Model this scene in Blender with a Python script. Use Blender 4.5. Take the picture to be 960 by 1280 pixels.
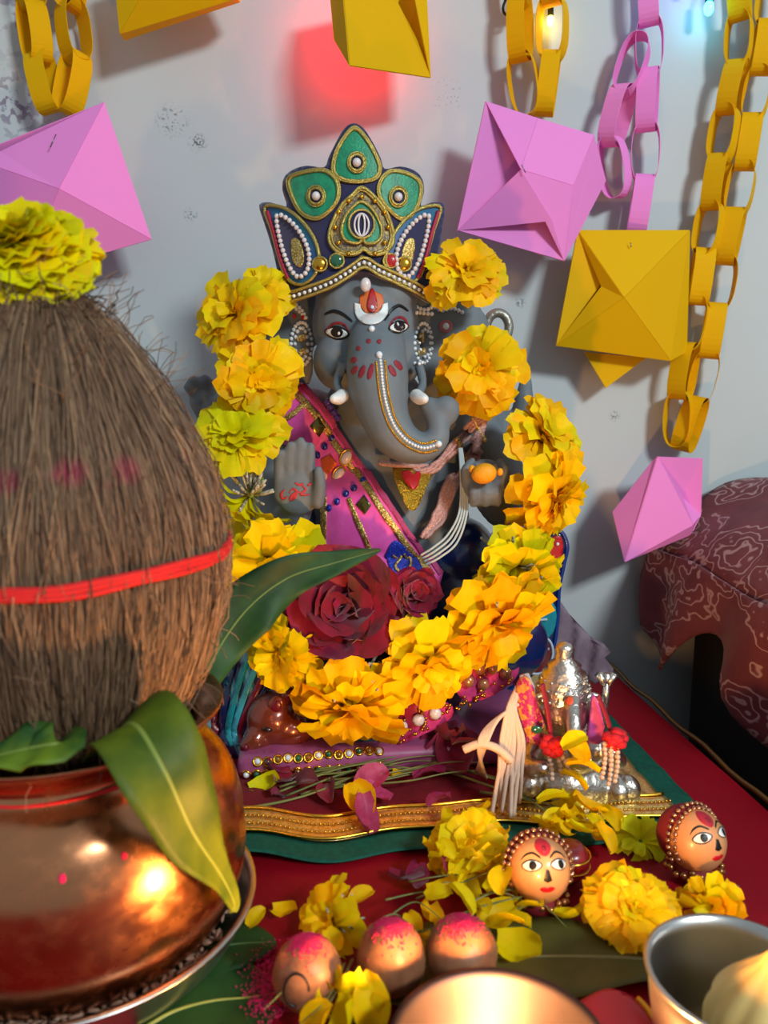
import bpy, bmesh, math, random
from mathutils import Vector, Matrix, Quaternion, noise
from mathutils.bvhtree import BVHTree
from mathutils.geometry import delaunay_2d_cdt
PI = math.pi
for o in list(bpy.data.objects): bpy.data.objects.remove(o, do_unlink=True)
S = bpy.context.scene
C = S.collection

# ------------------------------------------------------------------ camera
CH, PITCH, FPX = 0.26, math.radians(9.0), 1000.0
cam = bpy.data.cameras.new('camera')
cam.sensor_fit = 'VERTICAL'; cam.sensor_height = 36.0; cam.lens = 36.0*FPX/1280.0
cam.clip_start = 0.01; cam.clip_end = 50
cam.dof.use_dof = True; cam.dof.focus_distance = 0.55; cam.dof.aperture_fstop = 10.0
co = bpy.data.objects.new('camera', cam); C.objects.link(co)
co.location = (0, 0, CH); co.rotation_euler = (PI/2-PITCH, 0, 0)
S.camera = co

# ------------------------------------------------------------------ world, lights, exposure
w = bpy.data.worlds.new('room'); S.world = w; w.use_nodes = True
w.node_tree.nodes['Background'].inputs[0].default_value = (0.75, 0.90, 1.0, 1)
w.node_tree.nodes['Background'].inputs[1].default_value = 0.40
def area(name, loc, target, size, power, col):
    l = bpy.data.lights.new(name, 'AREA'); l.shape = 'RECTANGLE'; l.size = size[0]; l.size_y = size[1]
    l.energy = power; l.color = col
    o = bpy.data.objects.new(name, l); C.objects.link(o); o.location = loc
    o.rotation_euler = (Vector(target)-Vector(loc)).to_track_quat('-Z', 'Y').to_euler()
    return o
area('tube_light', (0.90, -0.80, 1.05), (0, .65, .3), (0.34, 0.20), 22.5, (0.86, 0.97, 1.0))
vs = S.view_settings
vs.view_transform = 'Standard'; vs.look = 'None'; vs.gamma = 1; vs.exposure = 0.0
vs.use_curve_mapping = False

# ------------------------------------------------------------------ pixel helpers
FW = Vector((0, math.cos(PITCH), -math.sin(PITCH))); UP = Vector((0, math.sin(PITCH), math.cos(PITCH)))
CAM = Vector((0, 0, CH))
def ray(px, py): return Vector(((px-480)/FPX, 0, 0)) + UP*((640-py)/FPX) + FW
def at(px, py, Y):
    d = ray(px, py); return CAM + d*(Y/d.y)
def onz(px, py, z):
    d = ray(px, py); return CAM + d*((z-CH)/d.z)
def mpp(px, py, Y):
    d = ray(px, py); return (Y/d.y)/FPX          # metres per pixel at that depth
TA = math.radians(6.7)                            # the table and wall are turned a little against the camera
WN = Vector((-math.sin(TA), math.cos(TA), 0)); WT = Vector((math.cos(TA), math.sin(TA), 0)); WD = 0.72*math.cos(TA)
def wallpt(px, py, out=0.0):
    d = ray(px, py); return CAM + d*((WD-out)/d.dot(WN))

# ------------------------------------------------------------------ materials
def lin(c):
    if isinstance(c, str): c = tuple(int(c[i:i+2], 16)/255 for i in (0, 2, 4))
    return tuple((x/12.92 if x <= .04045 else ((x+.055)/1.055)**2.4) for x in c[:3]) + (1,)
MATS = {}
def mat(name, col, rough=.6, metal=0, col2=None, scale=40, detail=4, bump=0, bscale=None, bdist=.001, rnd=0, sss=0,
        sheen=0, emit=None, estr=0, coat=0, transl=0, stretch=None, spec=.5, contrast=None, trans=0):
    if name in MATS: return MATS[name]
    m = bpy.data.materials.new(name); m.use_nodes = True; nt = m.node_tree; N = nt.nodes; L = nt.links
    b = N['Principled BSDF']; out = N['Material Output']
    b.inputs['Roughness'].default_value = rough; b.inputs['Metallic'].default_value = metal
    b.inputs['Specular IOR Level'].default_value = spec
    b.inputs['Coat Weight'].default_value = coat; b.inputs['Coat Roughness'].default_value = .12
    b.inputs['Sheen Weight'].default_value = sheen; b.inputs['Transmission Weight'].default_value = trans
    if sss:
        b.inputs['Subsurface Weight'].default_value = sss; b.inputs['Subsurface Radius'].default_value = (.006, .003, .001)
    tc = N.new('ShaderNodeTexCoord'); src = tc.outputs['Object']
    if stretch:
        mp = N.new('ShaderNodeMapping'); mp.inputs['Scale'].default_value = stretch
        L.new(src, mp.inputs['Vector']); src = mp.outputs['Vector']
    c = lin(col); csock = None
    if col2:
        n = N.new('ShaderNodeTexNoise'); n.inputs['Scale'].default_value = scale; n.inputs['Detail'].default_value = detail
        L.new(src, n.inputs['Vector'])
        r = N.new('ShaderNodeValToRGB'); lo, hi = contrast or (.35, .65)
        r.color_ramp.elements[0].position = lo; r.color_ramp.elements[1].position = hi
        r.color_ramp.elements[0].color = c; r.color_ramp.elements[1].color = lin(col2)
        L.new(n.outputs['Fac'], r.inputs['Fac']); csock = r.outputs['Color']
    else:
        b.inputs['Base Color'].default_value = c
    if rnd:
        oi = N.new('ShaderNodeObjectInfo'); hs = N.new('ShaderNodeHueSaturation')
        mr = N.new('ShaderNodeMapRange'); mr.inputs['To Min'].default_value = 1-rnd; mr.inputs['To Max'].default_value = 1+rnd*.6
        L.new(oi.outputs['Random'], mr.inputs['Value']); L.new(mr.outputs[0], hs.inputs['Value'])
        mh = N.new('ShaderNodeMapRange'); mh.inputs['To Min'].default_value = .5-rnd*.06; mh.inputs['To Max'].default_value = .5+rnd*.06
        m7 = N.new('ShaderNodeMath'); m7.operation = 'FRACT'; m8 = N.new('ShaderNodeMath'); m8.operation = 'MULTIPLY'; m8.inputs[1].default_value = 7.31
        L.new(oi.outputs['Random'], m8.inputs[0]); L.new(m8.outputs[0], m7.inputs[0]); L.new(m7.outputs[0], mh.inputs['Value']); L.new(mh.outputs[0], hs.inputs['Hue'])
        if csock: L.new(csock, hs.inputs['Color'])
        else: hs.inputs['Color'].default_value = c
        csock = hs.outputs['Color']
    if csock: L.new(csock, b.inputs['Base Color'])
    if bump:
        n = N.new('ShaderNodeTexNoise'); n.inputs['Scale'].default_value = bscale or scale*3; n.inputs['Detail'].default_value = 5
        L.new(src, n.inputs['Vector'])
        bp = N.new('ShaderNodeBump'); bp.inputs['Strength'].default_value = bump; bp.inputs['Distance'].default_value = bdist
        L.new(n.outputs['Fac'], bp.inputs['Height']); L.new(bp.outputs['Normal'], b.inputs['Normal'])
    if emit:
        b.inputs['Emission Color'].default_value = lin(emit); b.inputs['Emission Strength'].default_value = estr
    if transl:
        t = N.new('ShaderNodeBsdfTranslucent'); mx = N.new('ShaderNodeMixShader'); mx.inputs[0].default_value = transl
        if csock: L.new(csock, t.inputs['Color'])
        else: t.inputs['Color'].default_value = c
        L.new(b.outputs[0], mx.inputs[1]); L.new(t.outputs[0], mx.inputs[2]); L.new(mx.outputs[0], out.inputs['Surface'])
    MATS[name] = m
    return m

# ------------------------------------------------------------------ mesh builder
class MB:
    def __init__(s): s.v = []; s.f = []
    def add(s, v, f):
        k = len(s.v); s.v += [Vector(p) for p in v]; s.f += [tuple(i+k for i in q) for q in f]; return s
    def ell(s, c, r, seg=14, rings=9, rot=None):
        if not hasattr(r, '__len__'): r = (r, r, r)
        v = []; f = []; c = Vector(c)
        for j in range(rings+1):
            th = PI*j/rings
            if j in (0, rings): v.append(Vector((0, 0, r[2]*math.cos(th)))); continue
            for i in range(seg):
                a = 2*PI*i/seg; v.append(Vector((r[0]*math.sin(th)*math.cos(a), r[1]*math.sin(th)*math.sin(a), r[2]*math.cos(th))))
        def idx(j, i): return 0 if j == 0 else (len(v)-1 if j == rings else 1+(j-1)*seg+i % seg)
        for j in range(rings):
            for i in range(seg):
                q = [idx(j, i), idx(j+1, i), idx(j+1, i+1), idx(j, i+1)]
                q = list(dict.fromkeys(q))
                f.append(tuple(q))
        if rot is not None: v = [rot @ p for p in v]
        return s.add([p+c for p in v], f)
    def tube(s, pts, rad, seg=8, closed=False, flat=1.0, cap=True):
        pts = [Vector(p) for p in pts]; n = len(pts)
        if not hasattr(rad, '__len__'): rad = [rad]*n
        t = []
        for i in range(n):
            a = pts[(i-1) % n] if closed or i else pts[i]; b = pts[(i+1) % n] if closed or i < n-1 else pts[i]
            d = (b-a); t.append(d.normalized() if d.length > 1e-9 else Vector((0, 0, 1)))
        u = t[0].orthogonal().normalized(); v = []; f = []
        for i in range(n):
            u = (u - t[i]*u.dot(t[i])); u = u.normalized() if u.length > 1e-6 else t[i].orthogonal().normalized()
            w_ = t[i].cross(u)
            for k in range(seg):
                a = 2*PI*k/seg; v.append(pts[i]+(u*math.cos(a)+w_*math.sin(a)*flat)*rad[i])
        for i in range(n if closed else n-1):
            for k in range(seg):
                j = (i+1) % n
                f.append((i*seg+k, i*seg+(k+1) % seg, j*seg+(k+1) % seg, j*seg+k))
        if not closed and cap:
            f.append(tuple(range(seg-1, -1, -1))); f.append(tuple((n-1)*seg+k for k in range(seg)))
        return s.add(v, f)
    def lathe(s, prof, c, seg=48, jit=None):
        c = Vector(c); v = []; f = []; n = len(prof)
        for (r, z) in prof:
            for k in range(seg):
                a = 2*PI*k/seg; v.append(c+Vector((r*math.cos(a), r*math.sin(a), z)))
        for i in range(n-1):
            for k in range(seg): f.append((i*seg+k, i*seg+(k+1) % seg, (i+1)*seg+(k+1) % seg, (i+1)*seg+k))
        if prof[0][0] > 1e-6 : pass
        return s.add(v, f)
    def box(s, a, b, M=None):
        x0, y0, z0 = a; x1, y1, z1 = b
        v = [Vector(p) for p in ((x0,y0,z0),(x1,y0,z0),(x1,y1,z0),(x0,y1,z0),(x0,y0,z1),(x1,y0,z1),(x1,y1,z1),(x0,y1,z1))]
        if M: v = [M @ p for p in v]
        return s.add(v, [(0,3,2,1),(4,5,6,7),(0,1,5,4),(1,2,6,5),(2,3,7,6),(3,0,4,7)])
    def sweep(s, nodes, res=.35, seg=12):
        """nodes: (Vector, radius) ; spheres swept along a smooth path"""
        P = [Vector(n[0]) for n in nodes]; R = [n[1] for n in nodes]
        pts = catm(P, 8); rr = []
        for i in range(len(P)-1):
            for k in range(8): rr.append(R[i]+(R[i+1]-R[i])*k/8)
        rr.append(R[-1]); last = None
        for p, r in zip(pts, rr):
            if last is None or (p-last).length > r*res: s.ell(p, r, seg, 8); last = p
        s.ell(pts[-1], rr[-1], seg, 8)
        return s
    def mesh(s, name='m', smooth=True):
        me = bpy.data.meshes.new(name); me.from_pydata([tuple(p) for p in s.v], [], s.f); me.update()
        if smooth: me.polygons.foreach_set('use_smooth', [True]*len(me.polygons))
        return me
    def build(s, name, m, parent=None, smooth=True, fix=False):
        me = s.mesh(name, smooth)
        if fix:
            bm = bmesh.new(); bm.from_mesh(me); bmesh.ops.recalc_face_normals(bm, faces=bm.faces); bm.to_mesh(me); bm.free()
        return link(name, me, m, parent)
    def bvh(s): return BVHTree.FromPolygons([tuple(p) for p in s.v], s.f)
def catm(P, n=8, closed=False):
    P = [Vector(p) for p in P]; out = []; m = len(P)
    for i in range(m if closed else m-1):
        p0 = P[(i-1) % m] if closed or i > 0 else P[i]; p1 = P[i]; p2 = P[(i+1) % m]; p3 = P[(i+2) % m] if closed or i+2 < m else P[(i+1) % m]
        for k in range(n):
            t = k/n; out.append(.5*((2*p1)+(p2-p0)*t+(2*p0-5*p1+4*p2-p3)*t*t+(3*p1-p0-3*p2+p3)*t**3))
    if not closed: out.append(P[-1].copy())
    return out
def c2(P, n=8, closed=False):
    return [(p.x, p.y) for p in catm([Vector((a, b, 0)) for a, b in P], n, closed)]
def link(name, me, m, parent=None):
    o = bpy.data.objects.new(name, me); C.objects.link(o)
    if m is not None:
        me.materials.clear(); me.materials.append(m)
    if parent is not None:
        o.parent = parent; o.matrix_parent_inverse = wm(parent).inverted()
    return o
def wm(o):
    M = o.matrix_basis.copy()
    if o.parent: M = wm(o.parent) @ o.matrix_parent_inverse @ M
    return M
def thing(name, label, cat, loc=(0, 0, 0), group=None, M=None):
    o = bpy.data.objects.new(name, None); C.objects.link(o); o.empty_display_size = .01
    if M is not None: o.matrix_basis = M
    else: o.location = loc
    return tag(o, label, cat, group)
def tag(o, label, cat, group=None):
    o['label'] = label; o['category'] = cat
    if group: o['group'] = group
    return o
def stuff(o): o['kind'] = 'stuff'; return o
def struct(o): o['kind'] = 'structure'; return o
def blob(mb, name, m, parent=None, voxel=.0016, smooth=4):
    me = mb.mesh('tmp'); t = bpy.data.objects.new('tmp', me); C.objects.link(t)
    r = t.modifiers.new('r', 'REMESH'); r.mode = 'VOXEL'; r.voxel_size = voxel
    if smooth:
        q = t.modifiers.new('s', 'SMOOTH'); q.iterations = smooth; q.factor = .5
    dg = bpy.context.evaluated_depsgraph_get(); dg.update()
    res = bpy.data.meshes.new_from_object(t.evaluated_get(dg))
    bpy.data.objects.remove(t, do_unlink=True); bpy.data.meshes.remove(me)
    for v in res.vertices:
        if v.co.z < .0056: v.co.z = .0056
    res.polygons.foreach_set('use_smooth', [True]*len(res.polygons))
    return link(name, res, m, parent)
def bvh_of(o):
    me = o.data; return BVHTree.FromPolygons([tuple(v.co) for v in me.vertices], [tuple(p.vertices) for p in me.polygons])
def inside(p, poly):
    x, y = p; r = False; n = len(poly)
    for i in range(n):
        x1, y1 = poly[i]; x2, y2 = poly[(i+1) % n]
        if (y1 > y) != (y2 > y) and x < (x2-x1)*(y-y1)/(y2-y1)+x1: r = not r
    return r
def tri2d(outline, step):
    xs = [p[0] for p in outline]; ys = [p[1] for p in outline]
    pts = [Vector(p) for p in outline]; n = len(pts)
    y = min(ys)+step/2; row = 0
    while y < max(ys):
        x = min(xs)+step/2+(step/2 if row % 2 else 0)
        while x < max(xs):
            if inside((x, y), outline): pts.append(Vector((x, y)))
            x += step
        y += step*.87; row += 1
    r = delaunay_2d_cdt(pts, [(i, (i+1) % n) for i in range(n)], [tuple(range(n))], 1, 1e-6)
    return [tuple(v) for v in r[0]], [tuple(f) for f in r[2]], [tuple(e) for e in r[1]]
def sheet(outline, step, fn, thick=0, nfn=None):
    """2-D outline -> filled sheet mapped by fn(u,v)->Vector; thick>0 adds a back side displaced by nfn or +Y"""
    v2, f, e = tri2d(outline, step)
    P = [fn(*p) for p in v2]; mb = MB()
    # orientation: towards the camera
    def orient(q, P):
        a, b, c = P[q[0]], P[q[1]], P[q[2]]
        return q if (b-a).cross(c-a).dot(CAM-a) > 0 else tuple(reversed(q))
    F = [orient(q, P) for q in f]
    mb.add(P, F)
    if thick:
        n = len(P); Q = [P[i]+(nfn(*v2[i]) if nfn else Vector((0, 1, 0)))*thick for i in range(n)]
        mb.v += Q; mb.f += [tuple(i+n for i in reversed(q)) for q in F]
        cnt = {}
        for q in F:
            for i in range(len(q)): k = (q[i], q[(i+1) % len(q)]); cnt[k] = 1
        for (a, b) in list(cnt):
            if (b, a) not in cnt: mb.f.append((b, a, a+n, b+n))
    return mb
def hit(bvh, px, py, Yg=.53, off=.0004):
    d = ray(px, py).normalized(); h = bvh.ray_cast(CAM, d)
    if h[0] is None:
        p = at(px, py, Yg); h = bvh.find_nearest(p)
        if h[0] is None: return p, Vector((0, -1, 0))
        nn = (CAM-p).normalized(); return p, nn
    nrm = h[1]
    if nrm.dot(d) > 0: nrm = -nrm
    return h[0]+nrm*off, nrm
def decal(bvh, outline, step, name, m, parent, off=.0005, thick=.0004, Yg=.53):
    cache = {}
    def fn(u, v):
        p, n = hit(bvh, u, v, Yg, off); cache[(u, v)] = n; return p
    return sheet(outline, step, fn, thick, lambda u, v: -cache[(u, v)]).build(name, m, parent)
def ring2(cx, cy, rx, ry, n=20, rot=0):
    o = []
    for i in range(n):
        a = 2*PI*i/n; x, y = rx*math.cos(a), ry*math.sin(a)
        o.append((cx+x*math.cos(rot)-y*math.sin(rot), cy+x*math.sin(rot)+y*math.cos(rot)))
    return o
def along(P, d):
    """points every d along polyline P (2-D)"""
    out = [P[0]]; acc = 0
    for a, b in zip(P, P[1:]):
        L = math.hypot(b[0]-a[0], b[1]-a[1]); s = d-acc
        while s <= L:
            out.append((a[0]+(b[0]-a[0])*s/L, a[1]+(b[1]-a[1])*s/L)); s += d
        acc = L-(s-d)
    return out

# ================================================================== the setting
R0 = random.Random(7)
def TF(u, v, z=0):      # table frame: u to the right along the wall, v away from the wall towards the viewer (0 at wall)
    p = WT*u + WN*(WD-v); return Vector((p.x, p.y, z))
# --- wall
mw = mat('wall_paint', 'c2c6c6', .75, col2='b4bebf', scale=3, contrast=(.35, .7), bump=.15, bscale=60, bdist=.0006)
nt = mw.node_tree; N = nt.nodes; L = nt.links; b = N['Principled BSDF']; base = b.inputs['Base Color'].links[0].from_socket
def scuff(base, px, py, rad, col, sc, thr):
    p = wallpt(px, py, 0)
    g = N.new('ShaderNodeNewGeometry'); d = N.new('ShaderNodeVectorMath'); d.operation = 'DISTANCE'; d.inputs[1].default_value = p
    L.new(g.outputs['Position'], d.inputs[0])
    mr = N.new('ShaderNodeMapRange'); mr.inputs['From Min'].default_value = rad; mr.inputs['From Max'].default_value = rad*.2; L.new(d.outputs['Value'], mr.inputs['Value'])
    n = N.new('ShaderNodeTexNoise'); n.inputs['Scale'].default_value = sc; n.inputs['Detail'].default_value = 3; L.new(g.outputs['Position'], n.inputs['Vector'])
    r = N.new('ShaderNodeMapRange'); r.inputs['From Min'].default_value = thr; r.inputs['From Max'].default_value = thr+.06; L.new(n.outputs['Fac'], r.inputs['Value'])
    mu = N.new('ShaderNodeMath'); mu.operation = 'MULTIPLY'; L.new(mr.outputs[0], mu.inputs[0]); L.new(r.outputs[0], mu.inputs[1])
    mx = N.new('ShaderNodeMix'); mx.data_type = 'RGBA'; L.new(mu.outputs[0], mx.inputs['Factor']); L.new(base, mx.inputs['A']); mx.inputs['B'].default_value = lin(col)
    return mx.outputs['Result']
for a in ((18, 130, .035, '857689', 130, .5), (215, 150, .016, '6c6f70', 420, .56), (247, 178, .009, '5d605f', 500, .5), (238, 268, .007, '707878', 500, .5),
          (560, 118, .02, '8b8f90', 500, .62), (650, 378, .006, '707878', 400, .48), (768, 520, .006, '707878', 400, .48), (40, 15, .05, '8b8092', 60, .52)):
    base = scuff(base, *a)
L.new(base, b.inputs['Base Color'])
mb = MB(); n = 24
mb.add([TF(-1.6, 0, -.5), TF(1.6, 0, -.5), TF(1.6, 0, 1.5), TF(-1.6, 0, 1.5), TF(-1.6, -.05, -.5), TF(1.6, -.05, -.5), TF(1.6, -.05, 1.5), TF(-1.6, -.05, 1.5)],
       [(0,1,2,3),(5,4,7,6),(0,4,5,1),(3,2,6,7),(1,5,6,2),(4,0,3,7)])
struct(mb.build('wall_back', mw, smooth=False, fix=True))
mf = mat('floor_tiles', '2b2624', .5, col2='332d2a', scale=8)
struct(MB().add([TF(-1.6, 0, -.5), TF(1.6, 0, -.5), TF(1.6, 2.2, -.5), TF(-1.6, 2.2, -.5)], [(0,3,2,1)]).build('floor', mf, smooth=False))
# thin paint ledge line in the plaster behind the ornaments
# --- altar table under the red cloth
mwood = mat('dark_wood', '3a241a', .5, col2='2a1810', scale=12, stretch=(1, 8, 1))
TX0, TX1 = -.50, .285         # table extent in table frame
t = thing('altar_table', 'low dark wooden table that carries the whole altar, hidden under red cloth', 'table', TF(-.1, .35, -.5))
def tbox(u0, u1, v0, v1, z0, z1, name, m, par):
    c = [TF(u0, v0), TF(u1, v0), TF(u1, v1), TF(u0, v1)]
    V = [Vector((p.x, p.y, z0)) for p in c]+[Vector((p.x, p.y, z1)) for p in c]
    return MB().add(V, [(0,1,2,3),(7,6,5,4),(0,4,5,1),(1,5,6,2),(2,6,7,3),(3,7,4,0)]).build(name, m, par, smooth=False, fix=True)
tbox(TX0, TX1, .015, .69, -.03, -.003, 'table_top', mwood, t)
for u in (TX0+.03, TX1-.07):
    for v in (.05, .64): tbox(u, u+.04, v, v+.04, -.5, -.03, 'leg', mwood, t)
# --- red satin cloth over the table, hanging at the right and front
mred = mat('red_satin', '7e0616', .5, col2='920a1c', scale=9, bump=.3, bscale=14, bdist=.004, spec=.15)
u0, u1 = TX0-.004, TX1+.004
def cloth_z(u, v):
    z = .0015+.0012*noise.noise(Vector((u*14, v*11, 3)))
    return z
mb = MB(); nu, nv = 120, 90; V = []
for j in range(nv+1):
    for i in range(nu+1):
        s = i/nu*1.13; v = .013+j/nv*.69
        if s <= 1: p = TF(u0+(u1-u0)*s, v, cloth_z(s*.8, v))
        else:
            h = (s-1)*(u1-u0); p = TF(u1+.004+.006*math.sin(v*60)*min(1, h*12)+.012*min(1, h*20), v, -h-.0)
        V.append(p)
mb.add(V, [(j*(nu+1)+i, j*(nu+1)+i+nu+1, j*(nu+1)+i+nu+2, j*(nu+1)+i+1) for j in range(nv) for i in range(nu)])
tcl = tag(mb.build('tablecloth', mred, fix=True), 'red satin cloth spread over the whole altar table', 'tablecloth')
md = tcl.modifiers.new('t', 'SOLIDIFY'); md.thickness = .0008; md.offset = -1
# thin gold piping along the right edge
mgoldcloth = mat('gold_zari', 'dcae48', .28, .85, col2='fae09a', scale=500, bump=.5, bscale=700, bdist=.0006)
mgold = mat('gold', 'e2ac3c', .25, 1)
mb = MB(); mb.tube([TF(u1+.004, .02+.66*k/40, .002+.0015*math.sin(k*1.3)) for k in range(41)], .0018, 6, flat=.8)
mb.build('gold_edging', mat('dull_gold', '7a5a2a', .4, .6), tcl)

# --- velvet asana cloth with gold and green border
mvel = mat('maroon_velvet', '6c0414', .85, col2='80061a', scale=60, sheen=.06, spec=.1, bump=.4, bscale=900, bdist=.0008)
mgreen = mat('green_ribbon', '0b4a3c', .6, col2='105846', spec=.2, scale=300, bump=.3, bscale=900, bdist=.0004)
vr, vf = .212, .255        # right edge (table u), front edge (distance from wall) of the velvet itself
c0 = onz(300, 1030, .004); c1 = onz(565, 1032, .004)
def tuv(p):
    p = Vector((p.x, p.y, 0)); return p.dot(WT), WD-p.dot(WN)
def vel_z(u, v, e=0): return .0040+.0012*noise.noise(Vector((u*20, v*16, 9)))+e
def bump_fold(u, v): return .006*math.exp(-((u+.035)/.035)**2)*max(0, min(1, (v-.2)/.06))+.003*math.exp(-((u+.11)/.03)**2)*max(0, min(1, (v-.2)/.06))
vel = None
def strip(name, m, fn, nu, nv, par, th=.0006):
    V = [fn(i/nu, j/nv) for j in range(nv+1) for i in range(nu+1)]
    mb = MB().add(V, [(j*(nu+1)+i, j*(nu+1)+i+nu+1, j*(nu+1)+i+nu+2, j*(nu+1)+i+1) for j in range(nv) for i in range(nu)])
    o = mb.build(name, m, par, fix=True); s = o.modifiers.new('t', 'SOLIDIFY'); s.thickness = th; s.offset = 0
    return o
FRONT = tuv(c0)[1]
def wav(u): return .0035*math.sin(u*38+1.0)+.002*math.sin(u*90)
UL, UR = -.20, tuv(onz(800, 960, .004))[0]-.026
velo = thing('velvet_cloth', 'maroon velvet altar cloth with gold and green border under the large idol', 'cloth', TF(-.05, .2, 0))
strip('velvet', mvel, lambda s, q: (lambda u, v: TF(u, v, vel_z(u, v)+bump_fold(u, v)))(UL+(UR-UL)*s, .03+(FRONT-.03)*q+wav(UL+(UR-UL)*s)*q), 90, 50, velo)
GW, GRW = .024, .019
strip('gold_band', mgoldcloth, lambda s, q: (lambda u, v: TF(u, v+wav(u), vel_z(u, v, .0012)+bump_fold(u, v)+.0012*math.sin(q*PI*3)**2))(UL+(UR+GW-UL)*s, FRONT-.002+GW*q), 120, 12, velo)
strip('green_band', mgreen, lambda s, q: (lambda u, v: TF(u, v+wav(u), vel_z(u, v, .0004)+bump_fold(u, v)))(UL+(UR+GW+GRW-UL)*s, FRONT+GW-.002+GRW*q), 120, 6, velo)
strip('gold_band', mgoldcloth, lambda s, q: TF(UR-.002+GW*q, .03+(FRONT-.03)*s, vel_z(UR, s, .0010)+.0012*math.sin(q*PI*3)**2), 60, 12, velo)
strip('green_band', mgreen, lambda s, q: TF(UR+GW-.003+GRW*q, .03+(FRONT+GW-.03)*s, vel_z(UR, s, .0003)), 60, 6, velo)
for off in (0, GW):       # corded seams on the gold band
    MB().tube([TF(u, FRONT-.002+off+wav(u), vel_z(u, FRONT, .0025)+bump_fold(u, FRONT+off)) for u in [UL+(UR+GW-UL)*k/160 for k in range(161)]], .0011, 6).build('gold_cord', mgold, velo)

for k in range(2):      # rows of stitched gold beads on the band
    mb = MB()
    for i in range(170):
        u = UL+(UR+GW-UL)*i/169; v = FRONT+.007+k*.008
        mb.ell(TF(u, v+wav(u), vel_z(u, v, .0026)+bump_fold(u, v)), .0009, 6, 4)
    stuff(mb.build('gold_bead_row', mgold, velo))
# --- upholstered seat at the right with a velvet throw
mblack = mat('black_fabric', '0b0a0b', .9)
def soft_box(u0, u1, v0, v1, z0, z1, r=.03, seg=5):
    bm = bmesh.new(); bmesh.ops.create_cube(bm, size=1)
    for q in bm.verts: q.co = Vector(((u0+u1)/2+q.co.x*(u1-u0), (v0+v1)/2+q.co.y*(v1-v0), (z0+z1)/2+q.co.z*(z1-z0)))
    bmesh.ops.bevel(bm, geom=bm.edges[:], offset=r, segments=seg, affect='EDGES', profile=.5)
    bmesh.ops.recalc_face_normals(bm, faces=bm.faces)
    mb = MB(); bm.verts.index_update(); mb.add([TF(q.co.x, q.co.y, q.co.z) for q in bm.verts], [tuple(v.index for v in reversed(f.verts)) for f in bm.faces]); bm.free()
    return mb
AX0, AX1, AV0, AV1, AZ = .345, .75, .02, .30, .165
st = thing('armchair', 'black upholstered armchair beside the altar, its arm under a maroon throw', 'armchair', TF(.5, .2, -.5))
soft_box(AX0, AX1, AV0, AV1, -.38, AZ, .085, 8).build('arm_rest', mblack, st, fix=True)
soft_box(AX0, AX1+.25, AV1-.01, .95, -.38, -.12, .04).build('seat_cushion', mblack, st, fix=True)
for (u, v) in ((AX0+.05, .06), (AX1-.06, .06), (AX0+.05, .86), (AX1-.06, .86)): tbox(u, u+.04, v, v+.04, -.5, -.37, 'leg', mwood, st)
mthrow = mat('maroon_throw', '6a343a', .95, col2='7a3f44', scale=30, sheen=.08, spec=.1, bump=.5, bscale=300, bdist=.001)
nt = mthrow.node_tree; N = nt.nodes; L = nt.links; b = N['Principled BSDF']
base = b.inputs['Base Color'].links[0].from_socket
tc = N.new('ShaderNodeTexCoord'); vo = N.new('ShaderNodeTexVoronoi'); vo.inputs['Scale'].default_value = 15; nz = N.new('ShaderNodeTexNoise'); nz.inputs['Scale'].default_value = 12
mxv = N.new('ShaderNodeMix'); mxv.data_type = 'VECTOR'; mxv.inputs['Factor'].default_value = .06; L.new(tc.outputs['Object'], mxv.inputs['A']); L.new(nz.outputs['Color'], mxv.inputs['B']); L.new(mxv.outputs['Result'], vo.inputs['Vector'])
rp = N.new('ShaderNodeValToRGB'); e = rp.color_ramp.elements; e[0].position = 0; e[0].color = (0, 0, 0, 1); e[1].position = .15; e[1].color = (0, 0, 0, 1)
for p_, c_ in ((.165, 1), (.18, 1), (.195, 0), (.27, 0), (.285, 1), (.30, 1), (.315, 0), (.40, 0), (.415, 1), (.43, 1), (.445, 0), (.54, 0), (.555, 1), (.57, 1), (.585, 0)):
    q = e.new(p_); q.color = (c_, c_, c_, 1)
L.new(vo.outputs['Distance'], rp.inputs['Fac'])
mx = N.new('ShaderNodeMix'); mx.data_type = 'RGBA'; L.new(rp.outputs['Color'], mx.inputs['Factor']); L.new(base, mx.inputs['A']); mx.inputs['B'].default_value = lin('b08c8c'); L.new(mx.outputs['Result'], b.inputs['Base Color'])
mb = MB(); nu, nv = 70, 60; V = []
for j in range(nv+1):
    for i in range(nu+1):
        # profile runs across the arm: up the table side, over the top, and down the front
        s = i/nu; v = j/nv
        uu = AX0-.012+(AX1-AX0+.02)*s; vv = AV0+.0+v*(AV1-AV0+.20)
        top = AZ+.012+.010*noise.noise(Vector((uu*14, vv*14, 1)))-.13*max(0, (.10-(uu-AX0)))*4*max(0, (.10-(uu-AX0)))*10
        if vv > AV1+.008:
            z = top-(vv-AV1-.008)*(.8+.25*math.sin(uu*40)); vq = AV1+.012+.010*math.sin(uu*45)*(vv-AV1)*10
            V.append(TF(uu, vq, z))
        else: V.append(TF(uu, vv, top))
mb.add(V, [(j*(nu+1)+i, j*(nu+1)+i+nu+1, j*(nu+1)+i+nu+2, j*(nu+1)+i+1) for j in range(nv) for i in range(nu)])
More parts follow.
